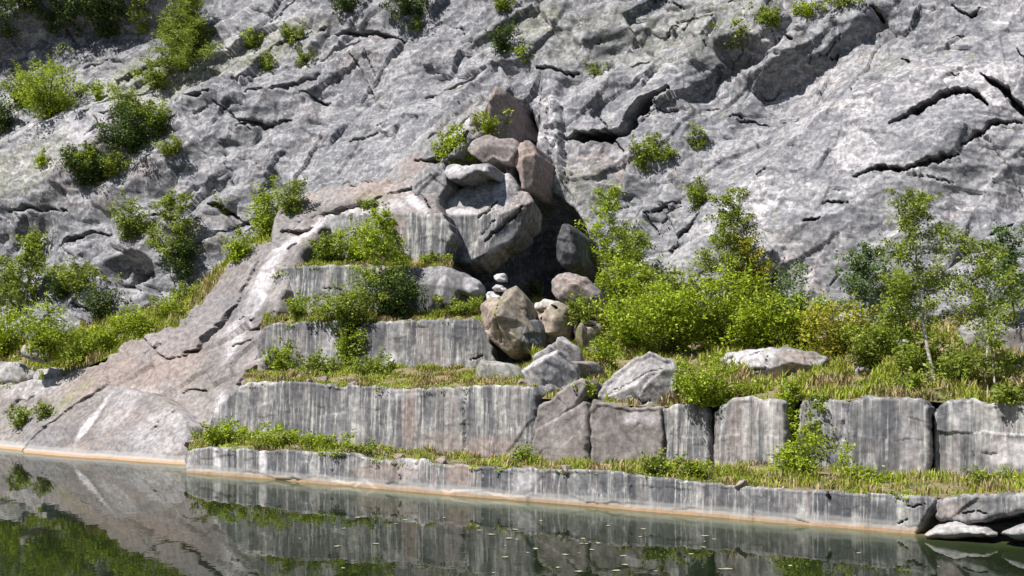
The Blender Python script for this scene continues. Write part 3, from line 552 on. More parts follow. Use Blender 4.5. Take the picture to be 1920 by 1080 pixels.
# great smooth boulder overhanging the hollow
BG = Plane(900, 400, 57.0, 8, 6)
def bigf(px, py, u, v):
    m = .0214; x = px-905; y = py-400
    r = np.minimum(0., -.95*(400-py)*m)
    r = np.minimum(r, -.25*(400-py)*m-.2-.5*(330-py)*m)
    r = np.minimum(r, -.62*((x-32)*.94+y*.34)*m)
    r = np.minimum(r, .35-1.5*((px-950)*.93+(py-400)*.38)*m)
    r = np.minimum(r, .5-1.2*(x*.45+(py-455)*.9)*m)
    return r
big = relief('overhanging_boulder', [(836, 352), (868, 330), (905, 310), (938, 304), (955, 318), (964, 345), (985, 350), (998, 374), (994, 402), (972, 436), (955, 455), (928, 470), (905, 492), (880, 497), (850, 490), (826, 478), (818, 440), (808, 402), (822, 376)], BG, M['wall'], 'smooth', .7, 1.,
   R=.22, rk=1., back=2.2, jag=2, seed=61, cracks=[(((898, 408), (915, 390), (928, 370)), 7, .5, .2), (((908, 452), (935, 428), (960, 402), (978, 380)), 6, .4, .5), (((925, 412), (902, 440)), 4, .25, .2), (((860, 340), (890, 345)), 3, .2, .1)],
   stains=[(930, 330, 14, 50, 0, 'p', .6), (850, 396, 60, 8, 0, 'p', .6), (930, 462, 50, 8, 45, 'p', .6), (980, 380, 30, 50, 0, 'r', .3), (870, 350, 50, 30, 20, 'p', .35)], feat=bigf)
tag(big, 'huge smooth grey boulder overhanging the black hollow, dark streaks down its face', 'boulder')
def rk_(name, poly, Y, mat, label, ang=20, lean=15, cat='boulder', group=None, **k):
    kw = dict(style='boulder', R=.06, bulge=0, cut=.6, amp=.5, rough=1., back=.7, solid=True, jag=2.5, smooth=0); kw.update(k)
    o = relief(name, poly, Plane(poly[0][0], poly[0][1], Y, ang, lean), M[mat], **kw); return tag(o, label, cat, group)
rk_('boulder', [(770, 350), (775, 328), (800, 308), (830, 322), (835, 345), (818, 370), (805, 394), (785, 378)], 57.6, 'grey', 'grey wedge of rock split from the great overhanging boulder by a dark crack', seed=62, lean=12, solid=False, back=3.5, cut=.15, R=.12, style='smooth', amp=.8, stains=[(800, 340, 40, 40, 0, 'd', .1)])
rk_('boulder', [(828, 318), (846, 306), (880, 313), (918, 300), (912, 318), (880, 324), (862, 334), (842, 330)], 57.6, 'grey', 'flat grey slab lying on top of the great overhanging boulder under green shrubs', seed=63, lean=48, solid=False, back=3., cut=.12, R=.05, style='smooth', amp=.8, stains=[(880, 315, 50, 12, 0, 'p', .5)])
rk_('boulder', [(752, 512), (790, 500), (835, 500), (870, 512), (888, 522), (896, 545), (880, 556), (862, 550), (850, 572), (838, 580), (825, 560), (815, 588), (780, 596), (755, 580)], 53.6, 'grey', 'grey rounded block with a white streak at the left foot of the black hollow', seed=64, lean=8, R=.15, cut=.45, style='smooth', back=1.2, stains=[(828, 550, 6, 40, -15, 'p', 1), (885, 530, 16, 20, 0, 'p', 1), (855, 530, 20, 20, 0, 'd', .3)])
# black hollow: broken rock around its mouth
rk_('boulder', [(1040, 460), (1050, 418), (1062, 412), (1074, 450), (1075, 490), (1062, 504), (1045, 490)], 57, 'grey', 'narrow dark slab leaning at the right side of the black hollow', seed=65, lean=10, cut=.2, solid=False, back=5.0, stains=[(1060, 460, 60, 70, 0, 'd', 1)])  # full dark ellipse puts the hollow's shade into the slab's colour
rk_('boulder', [(1030, 545), (1040, 515), (1065, 502), (1100, 520), (1125, 545), (1110, 570), (1060, 572)], 55, 'boulder', 'brownish boulder at the right foot of the black hollow', seed=66, lean=25, back=1.0, stains=[(1070, 535, 50, 30, 0, 'r', .8)])
for (x, y, r, lb) in ((935, 517, 11, 'small cream stone, upper of the pale stones in the mouth of the hollow'), (930, 536, 9, 'squarish cream stone below the upper pale stone in the mouth of the hollow'), (920, 556, 13, 'flat pale stone leaning on the yellowish upright boulder'), (941, 540, 6, 'tiniest pale stone beside the squarish cream stone')):
    a = [(x+r*(1+.3*math.sin(k*2.3+x))*math.cos(k*.785), y+r*.75*(1+.3*math.sin(k*1.7+y))*math.sin(k*.785)) for k in range(8)]
    rk_('stone', a, 51.2, 'boulder', lb, cat='stone', seed=int(x), R=.05, cut=.12, back=.2, step=1.6, lean=25, ang=40, group='pale stones in the hollow', stains=[(x, y, 40, 40, 0, 'p', 1)], jag=.8)
# heap of boulders below the hollow
rk_('boulder', [(892, 574), (910, 552), (942, 560), (950, 540), (968, 536), (983, 554), (986, 600), (996, 614), (974, 650), (950, 660), (926, 642), (902, 604)], 50.6, 'ochre', 'upright yellowish boulder with a grey cap below the black hollow', seed=71, lean=18, R=.07, cut=.95, back=1.2,
    stains=[(965, 575, 28, 45, 0, 'd', .3), (925, 610, 35, 50, 0, 'r', .7), (940, 590, 6, 45, 0, 'm', .5)], cracks=[(((938, 560), (944, 600), (940, 645)), 3, .15, .1)], rough=1.4)
rk_('boulder', [(975, 640), (985, 605), (1002, 595), (1012, 610), (1010, 650), (990, 668)], 50, 'grey', 'dark grey leaning rock between the yellowish boulders', seed=72, lean=5, stains=[(995, 630, 30, 40, 0, 'd', .5)])
rk_('boulder', [(985, 590), (985, 558), (1010, 552), (1045, 556), (1058, 570), (1060, 600), (1052, 645), (1035, 660), (1010, 640), (1002, 600)], 50.9, 'ochre', 'knobbly yellow boulder pierced by dark round holes below the hollow', seed=73, lean=14, R=.5, cut=.5, back=1.2, rough=1.8, amp=1.4,
    cracks=[(((1030, 570), (1038, 576)), 20, .7, .15), (((1015, 592), (1008, 610)), 10, .5, .1)], stains=[(1020, 620, 30, 40, 0, 'r', .5), (1010, 560, 30, 10, 0, 'p', .6)])
rk_('boulder', [(1060, 590), (1085, 580), (1120, 590), (1130, 610), (1125, 640), (1150, 665), (1158, 685), (1135, 690), (1100, 660), (1075, 640)], 51.5, 'ochre', 'long tan boulder sloping down to the right into the green bushes', seed=74, lean=35, R=.5, cut=.5, back=1.0, rough=1.8, amp=1.4,
    cracks=[(((1085, 610), (1100, 615), (1120, 612)), 9, .5, .1), (((1120, 640), (1140, 668)), 5, .3, .1)], stains=[(1090, 595, 40, 20, 0, 'r', .7), (1080, 640, 20, 20, 0, 'm', .6)])
rk_('boulder', [(990, 655), (1005, 640), (1030, 628), (1060, 640), (1085, 652), (1090, 668), (1060, 676), (1015, 672)], 47.2, 'boulder', 'flat grey rocks slab just above the pale mottled round boulder', seed=75, lean=45, rough=1.4, stains=[(1040, 650, 50, 16, 0, 'p', .4)])
rk_('boulder', [(975, 690), (985, 665), (1015, 652), (1050, 655), (1072, 670), (1070, 700), (1050, 730), (1020, 745), (1000, 738), (985, 715)], 45.2, 'boulder', 'pale pinkish mottled round boulder above the end of the long streaked wall', seed=76, lean=22, R=.07, cut=.95, back=1., rough=1.6, stains=[(1020, 700, 60, 50, 0, 'p', .6)])
rk_('boulder', [(1058, 690), (1070, 668), (1100, 666), (1120, 680), (1125, 700), (1110, 715), (1080, 712), (1062, 720)], 46.2, 'boulder', 'small pinkish boulder wedged between the round and the broad boulder', seed=77, lean=22, stains=[(1080, 690, 30, 30, 0, 'r', .5)])
rk_('boulder', [(885, 700), (895, 672), (925, 655), (960, 662), (980, 680), (985, 712), (960, 728), (910, 726)], 47.4, 'boulder', 'low dull grey boulder half buried in the dry terrace soil', seed=78, lean=40, R=.5, rough=1.2, stains=[(930, 690, 60, 40, 0, 'm', .2)])
rk_('boulder', [(1110, 735), (1118, 705), (1145, 678), (1180, 658), (1215, 654), (1235, 664), (1262, 672), (1266, 700), (1256, 740), (1262, 760), (1235, 768), (1190, 772), (1140, 765), (1118, 752)], 42.9, 'boulder', 'largest broad smooth boulder perched on the terrace edge beside the round bush', ang=22, lean=24, seed=79, style='smooth', R=.12, cut=.6, back=1.5, rough=1.2, amp=1.5,
    cracks=[(((1130, 712), (1160, 714)), 3, .2, .1), (((1185, 735), (1200, 748), (1215, 740)), 5, .25, .1), (((1130, 725), (1190, 705), (1240, 690)), 3, .1, .25)], stains=[(1200, 730, 70, 30, 0, 'p', .45), (1150, 690, 40, 14, 40, 'p', .3)])
rk_('boulder', [(1342, 672), (1360, 662), (1400, 655), (1470, 652), (1520, 655), (1550, 664), (1540, 685), (1515, 708), (1470, 716), (1400, 714), (1375, 700), (1365, 685)], 45.6, 'boulder', 'long flat-topped boulder with white cracked left half, among the bushes', ang=22, lean=16, seed=80, R=.12, cut=.6, back=1.5, rough=1., cracks=[(((1368, 688), (1374, 668)), 3, .25, .1), (((1400, 690), (1415, 700), (1440, 696), (1450, 672)), 3, .2, .1), (((1405, 672), (1440, 665)), 3, .15, .1)],
    stains=[(1410, 685, 55, 35, 0, 'p', .8), (1500, 685, 40, 30, 0, 'r', .6)])
rk_('boulder', [(1545, 690), (1560, 684), (1600, 684), (1660, 688), (1690, 692), (1680, 712), (1600, 722), (1555, 715)], 45.2, 'boulder', 'low half-buried tan stone right of the long flat-topped boulder', ang=22, lean=30, seed=81, cat='stone', stains=[(1600, 700, 60, 20, 0, 'r', .3)])
rk_('boulder', [(1795, 600), (1830, 582), (1880, 572), (1960, 562), (2060, 575), (2080, 660), (2000, 715), (1900, 722), (1850, 712), (1800, 650)], 46.5, 'boulder', 'big pale boulder seen through the twigs at the right edge', ang=22, lean=18, seed=82, R=.2, cut=.9, back=1.8, rough=.7)
rk_('boulder', [(1675, 640), (1700, 630), (1725, 640), (1715, 655), (1685, 655)], 46.5, 'boulder', 'small pale stone in the grass left of the tall birch', seed=83, cat='stone')
rk_('boulder', [(35, 650), (55, 638), (78, 645), (82, 660), (60, 668), (40, 664)], 57, 'boulder', 'small pinkish stone among the green bushes at the far left', seed=84, cut=.15,  cat='stone', lean=30, stains=[(60, 655, 40, 20, 0, 'r', .5)])
rk_('boulder', [(-40, 690), (0, 672), (30, 678), (60, 690), (62, 702), (20, 712), (-30, 712)], float(FL.Y(10., 706.))+.9, 'boulder', 'low grey boulder at the far left end of the bushes', seed=85, lean=40, R=.1, cut=.25)
rk_('boulder', [(56, 696), (75, 684), (115, 684), (140, 690), (135, 702), (90, 708), (60, 708)], float(FL.Y(100., 700.))+.9, 'boulder', 'low pale boulder behind the sloping slabs, right of the low grey one', seed=86, lean=40, R=.1, cut=.25, stains=[(100, 690, 40, 10, 0, 'p', .4)])
# leaning blocks of the second step between the long wall and the right-hand blocks
C1 = off(W2, .1)
def block(poly, label, mat='wall', style='wall', d=0., **k):
    kw = dict(style=style, R=.08, back=1.7, jag=1.8, rough=1.); kw.update(k)
    o = relief('stone_block', poly, off(W2, d), M[mat], **kw); return tag(o, label, 'stone block', 'blocks of the second step')
block([(1008, 760), (1030, 748), (1060, 722), (1088, 706), (1098, 716), (1092, 745), (1060, 775), (1030, 800), (1000, 850), (996, 800)], 'pinkish wedge-shaped slab leaning against the dark end of the long streaked wall', 'slab', 'smooth', .15, seed=91, R=.12)
block([(1000, 805), (1030, 790), (1062, 772), (1096, 750), (1104, 790), (1100, 850), (1098, 905), (990, 900), (992, 850)], 'pinkish smooth block under the leaning wedge, left of a vertical dark crack', 'slab', 'smooth', .3, seed=92, R=.1, rough=.6)
block([(1104, 800), (1102, 768), (1110, 748), (1135, 756), (1180, 764), (1235, 762), (1240, 800), (1238, 850), (1236, 910), (1104, 905)], 'pinkish smooth block below the largest boulder, right of a vertical dark crack', 'slab', 'smooth', .3, seed=93, R=.1, rough=.6, stains=[(1200, 785, 40, 14, 0, 'p', .6)])
block([(1240, 770), (1262, 758), (1300, 756), (1326, 762), (1330, 800), (1330, 860), (1328, 925), (1238, 915)], 'narrow streaked block directly below the round bright bush', seed=94, R=.08, d=.1)
block([(1336, 775), (1350, 762), (1372, 746), (1410, 744), (1440, 748), (1462, 745), (1472, 757), (1474, 800), (1470, 860), (1466, 935), (1336, 925)], 'streaked upright block with a dark shaded right side and plants beside it', seed=95, R=.14, d=.35, stains=[(1380, 800, 14, 60, 0, 'r', .3)])
block([(1496, 770), (1505, 748), (1540, 746), (1570, 750), (1590, 752), (1594, 800), (1590, 860), (1590, 950), (1490, 940), (1492, 850)], 'recessed grey block behind the leafy saplings, left of the bulging streaked block', seed=96, R=.08, d=-.1, stains=[(1560, 800, 40, 50, 0, 'p', .3)])
block([(1586, 790), (1592, 752), (1620, 742), (1660, 744), (1700, 746), (1728, 748), (1741, 762), (1743, 800), (1742, 860), (1738, 955), (1590, 945)], 'bulging rounded grey block with a black vertical gap along its right side', seed=97, R=.16, d=.7, stains=[(1700, 830, 14, 50, 0, 'p', .4), (1620, 800, 40, 80, 0, 'd', .15)])
block([(1750, 775), (1762, 756), (1790, 747), (1830, 748), (1850, 757), (1880, 750), (1960, 750), (2100, 752), (2250, 760), (2420, 770), (2420, 960), (1748, 960)], 'rightmost streaked wall block with white patch, running out of the picture', seed=98, R=.12, d=.25, stains=[(1900, 850, 50, 25, 0, 'p', .8), (1800, 780, 16, 40, 0, 'p', .4), (1790, 850, 40, 60, 0, 'd', .2)])
relf('ledge_recess', [(1000, 775), (2420, 775), (2420, 960), (1000, 930)], off(W2, -1.6), M['wall'], 'smooth', .5, R=.2, back=1, seed=99, step=4)

# ---------------- soil on the steps ----------------
def line(pl, pts, dz=0, dn=0.): return [pl.at(np.float64(x), np.float64(y))+np.array([0, 0, dz])-pl.h*dn for x, y in pts]
top1 = [(346, 848), (430, 845), (480, 848), (640, 853), (700, 866), (800, 873), (950, 883), (1060, 885), (1180, 892), (1300, 908), (1480, 923), (1650, 931), (1745, 935), (1900, 930), (2400, 950)]
G = {}
_, G[1] = loft('soil_strip', line(W1, top1, 0, .15), line(W2, [(350, 815), (420, 818), (560, 828), (700, 846), (850, 858), (1000, 862), (1100, 872), (1240, 868), (1340, 872), (1480, 872), (1600, 886), (1740, 892), (2400, 905)], 0, .4), M['soil'], 16, seed=1)
_, G[2] = loft('soil_strip', line(W2, [(448, 726), (560, 719), (640, 729), (760, 736), (900, 728), (1002, 730)], 0, .2), line(W3, [(462, 690), (520, 700), (640, 690), (760, 686), (880, 690), (1000, 690)], 0, .3), M['soil'], 18, seed=2, amp=.12)
_, G[3] = loft('soil_strip', line(W3, [(484, 618), (565, 608), (632, 607), (700, 609), (850, 604), (905, 612)], 0, .2), line(W4, [(495, 585), (560, 586), (700, 588), (820, 584), (900, 580)], 0, .3), M['soil'], 12, seed=3)
_, G[4] = loft('soil_strip', line(W4, [(512, 520), (560, 503), (640, 501), (760, 507), (845, 508)], 0, .2), line(W5, [(545, 492), (600, 484), (700, 482), (845, 485)], 0, .3), M['soil'], 12, seed=4)
_, G[5] = loft('terrace_floor', line(W2, [(990, 745), (1110, 760), (1240, 764), (1330, 764), (1400, 750), (1470, 752), (1600, 752), (1740, 754), (1850, 760), (2400, 775)], 0, .25), [CL.at(np.float64(x), np.float64(y)) for x, y in [(1000, 560), (1150, 600), (1300, 615), (1500, 615), (1700, 610), (1900, 600), (2450, 600)]], M['soil'], 40, seed=5, amp=.35)
_, G[6] = loft('terrace_floor', [p-FL.h*.3 for p in line(FL, [(-460, 712), (-120, 700), (0, 722), (120, 698), (262, 634), (345, 600), (440, 500), (520, 460)], -.1)], [CL.at(np.float64(x), np.float64(y)) for x, y in [(-560, 640), (-120, 640), (0, 640), (120, 630), (262, 590), (345, 565), (440, 480), (520, 430)]], M['soil'], 24, seed=6, amp=.3)
# ---------------- plants ----------------
rng = np.random.default_rng(7)
C.objects.update() if hasattr(C.objects, 'update') else None
bpy.context.view_layer.update()
from mathutils.bvhtree import BVHTree
def bvh_all():
    Vs = []; Fs = []; b = 0
    for o in SURF:
        m = o.data; v = np.empty(len(m.vertices)*3, np.float32); m.vertices.foreach_get('co', v)
        f = np.empty(len(m.loops), np.int32); m.loops.foreach_get('vertex_index', f)
        Vs.append(v.reshape(-1, 3)); Fs.append(f.reshape(-1, 4)+b); b += len(m.vertices)
    # thinned copy of the big sheet is not needed: the tree takes the real surfaces
    return BVHTree.FromPolygons(np.concatenate(Vs).tolist(), np.concatenate(Fs).tolist(), all_triangles=False)
TREE = bvh_all()
def hit(px, py):
    d = Vector(ray(px, py)).normalized(); r = TREE.ray_cast(Vector((0, 0, CAMZ)), d)
    return (np.array(r[0]), np.array(r[1])) if r[0] is not None else (CL.at(np.float64(px), np.float64(py)), CL.n)
class Geo:
    def __init__(s): s.V = []; s.F = []; s.n = 0
    def add(s, V, Fc): s.V.append(np.asarray(V, float)); s.F.append(np.asarray(Fc, int)+s.n); s.n += len(V)
    def tube(s, pts, r0, r1, k=5):
        pts = np.asarray(pts, float); n = len(pts); T = np.gradient(pts, axis=0); T /= np.linalg.norm(T, axis=1)[:, None]+1e-9
        a = np.cross(T, [0.3, 1, .1]); a /= np.linalg.norm(a, axis=1)[:, None]+1e-9; b = np.cross(T, a)
        th = np.arange(k)*2*math.pi/k; r = np.linspace(r0, r1, n)[:, None, None]
        V = pts[:, None]+r*(a[:, None]*np.cos(th)[None, :, None]+b[:, None]*np.sin(th)[None, :, None])
        i = np.arange(n*k).reshape(n, k); j = np.roll(i, -1, 1)
        s.add(V.reshape(-1, 3), np.stack([i[:-1], j[:-1], j[1:], i[1:]], -1).reshape(-1, 4))
    def obj(s, name, mat, parent, smooth=True): return mesh(name, np.concatenate(s.V), np.concatenate(s.F), mat, parent, smooth)
def leaves(c, size, asp=.55, up=.35, droop=0.):
    """diamond leaves bent a little along the midrib, one island each"""
    n = len(c); d = rng.normal(size=(n, 3)); d[:, 2] = d[:, 2]*.6-droop; d /= np.linalg.norm(d, axis=1)[:, None]
    nn = rng.normal(size=(n, 3)); nn[:, 2] += up*3; w = np.cross(d, nn); w /= np.linalg.norm(w, axis=1)[:, None]+1e-9
    sz = (size*rng.uniform(.6, 1.3, n))[:, None]
    V = np.stack([c-d*sz*.5, c+w*sz*asp*.5, c+d*sz*.5, c-w*sz*asp*.5], 1)
    return V.reshape(-1, 3), np.arange(n*4).reshape(n, 4)
def curve(a, b, bend, n=6):
    t = np.linspace(0, 1, n)[:, None]; return a*(1-t)+b*t+np.asarray(bend)*(4*t*(1-t))
def finish(root, trunk, crown, leafmat, bark, tn='stem'):
    trunk.obj(tn, M[bark], root); crown.obj('crown', M[leafmat], root, False)
def shrub(root, w, h, leafmat, ls=.085, dens=1., bark='bark', low=.1):
    T = Geo(); K = Geo(); ns = max(4, int(5+w*2)); cl = []
    for k in range(ns):
        a = k*2.4+rng.uniform(-.4, .4); r = w*.5*math.sqrt((k+.5)/ns)*rng.uniform(.75, 1.05); tz = h*(1-.45*(2*r/w)**2)*rng.uniform(.7, 1.05)
        tip = np.array([r*math.cos(a), .75*r*math.sin(a)-.16*w, tz]); base = tip*[.0, .0, 0]
        c = curve(base, tip, [tip[0]*-.12, 0, h*.08]); T.tube(c, .012+.008*h, .004)
        m = max(3, int(4*h/.8)); m = min(m, 9)
        for j in range(m):
            t = low+(1-low)*(j+rng.uniform(0, 1))/m; q = base*(1-t)+tip*t
            cl.append((q+rng.normal(size=3)*[w*.09, w*.07, h*.05], (.13+.10*min(w, h))*rng.uniform(.6, 1.25)))
    T.tube([[0, 0, -.08], [0, 0, .02], [0, 0, .07]], .05, .03, 6)
    area = w*h; n = int(dens*2.3*area/(ls*ls*.45)); n = min(n, 6500); per = max(6, n//len(cl))
    for q, r in cl:
        m = max(4, int(per*rng.uniform(.5, 1.5))); e = rng.normal(size=(m, 3)); e /= np.linalg.norm(e, axis=1)[:, None]; e *= (rng.uniform(0, 1, m)**.45)[:, None]*r*[1.15, 1, .85]
        pts = q+e; pts[:, 2] = np.maximum(pts[:, 2], .02+.05*rng.random(m)); K.add(*leaves(pts, ls))
    for k in range(ns):          # loose shoots that break the outline
        q, r = cl[rng.integers(len(cl))]; dirn = np.array([q[0]*.5, q[1]*.5, h*.35]); l = r*1.7
        dirn = dirn/np.linalg.norm(dirn)*l; c = curve(q, q+dirn, rng.normal(size=3)*.05, 5); T.tube(c, .006, .003, 4)
        t = rng.uniform(.3, 1.05, 14)[:, None]; K.add(*leaves(q+dirn*t+rng.normal(size=(14, 3))*.035*(1+l), ls))
    finish(root, T, K, leafmat, bark)
def sapling(root, w, h, leafmat, ls=.085, dens=1., bark='birch', bare=.25, lean=0., dead=0.):
    T = Geo(); K = Geo(); top = np.array([lean*h, rng.uniform(-.05, .05)*h, h]); tr = curve(np.zeros(3), top, [rng.uniform(-.04, .04)*h, 0, 0], 10)
    T.tube(tr, .018+.009*h, .006, 6)
    nb = int(9+h*4); lc = []
    for k in range(nb):
        t = bare+(1-bare)*(k+.5)/nb; i = t*9; j = int(min(8, i)); q = tr[j]*(1-(i-j))+tr[j+1]*(i-j)
        a = k*2.4+rng.uniform(-.5, .5); L = w*.5*(1-.6*((t-bare)/(1-bare))**1.3)*rng.uniform(.55, 1.1)
        e = q+np.array([L*math.cos(a), L*.8*math.sin(a), L*rng.uniform(.25, .85)]); c = curve(q, e, [0, 0, -.06*L], 5); T.tube(c, .007+.004*L, .003, 4)
        m = int(4+L*7)
        for x in range(m):
            s = rng.uniform(.25, 1.05); lc.append((q*(1-s)+e*s+rng.normal(size=3)*.06*(1+L*.5), .07+.09*L))
    n = min(8000, int(dens*1.25*w*h/(ls*ls*.45))); per = max(3, n//max(1, len(lc)))
    for q, r in lc:
        if rng.random() < dead: continue
        m = max(2, int(per*rng.uniform(.4, 1.6))); K.add(*leaves(q+rng.normal(size=(m, 3))*r*.7*[1, 1, .8], ls, droop=.3))
    finish(root, T, K, leafmat, bark, 'trunk')
def pine(root, w, h, leafmat, dens=1.):
    T = Geo(); K = Geo(); tr = curve(np.zeros(3), np.array([.04*h, 0, h]), [.03*h, 0, 0], 8); T.tube(tr, .05+.012*h, .015, 6); nw = int(6+h*2.2)
    for k in range(nw):
        t = .12+.86*k/nw; z = t*h
        for m in range(5):
            a = m*1.2566+k*.7+rng.uniform(-.3, .3); L = w*.55*(1-t*.78)*rng.uniform(.55, 1.15); q = np.array([.05*z, 0, z]); e = q+np.array([L*math.cos(a), L*math.sin(a), L*.22])
            T.tube(curve(q, e, [0, 0, -.08*L], 4), .02, .005, 4)
            n = int(26*dens*max(.4, L)*2.2); s = rng.uniform(.15, 1.05, n)[:, None]; c = q*(1-s)+e*s+rng.normal(size=(n, 3))*[.13, .13, .075]*(.7+.4*L); K.add(*leaves(c, .20, .22, .1))
    finish(root, T, K, leafmat, 'bark', 'trunk')
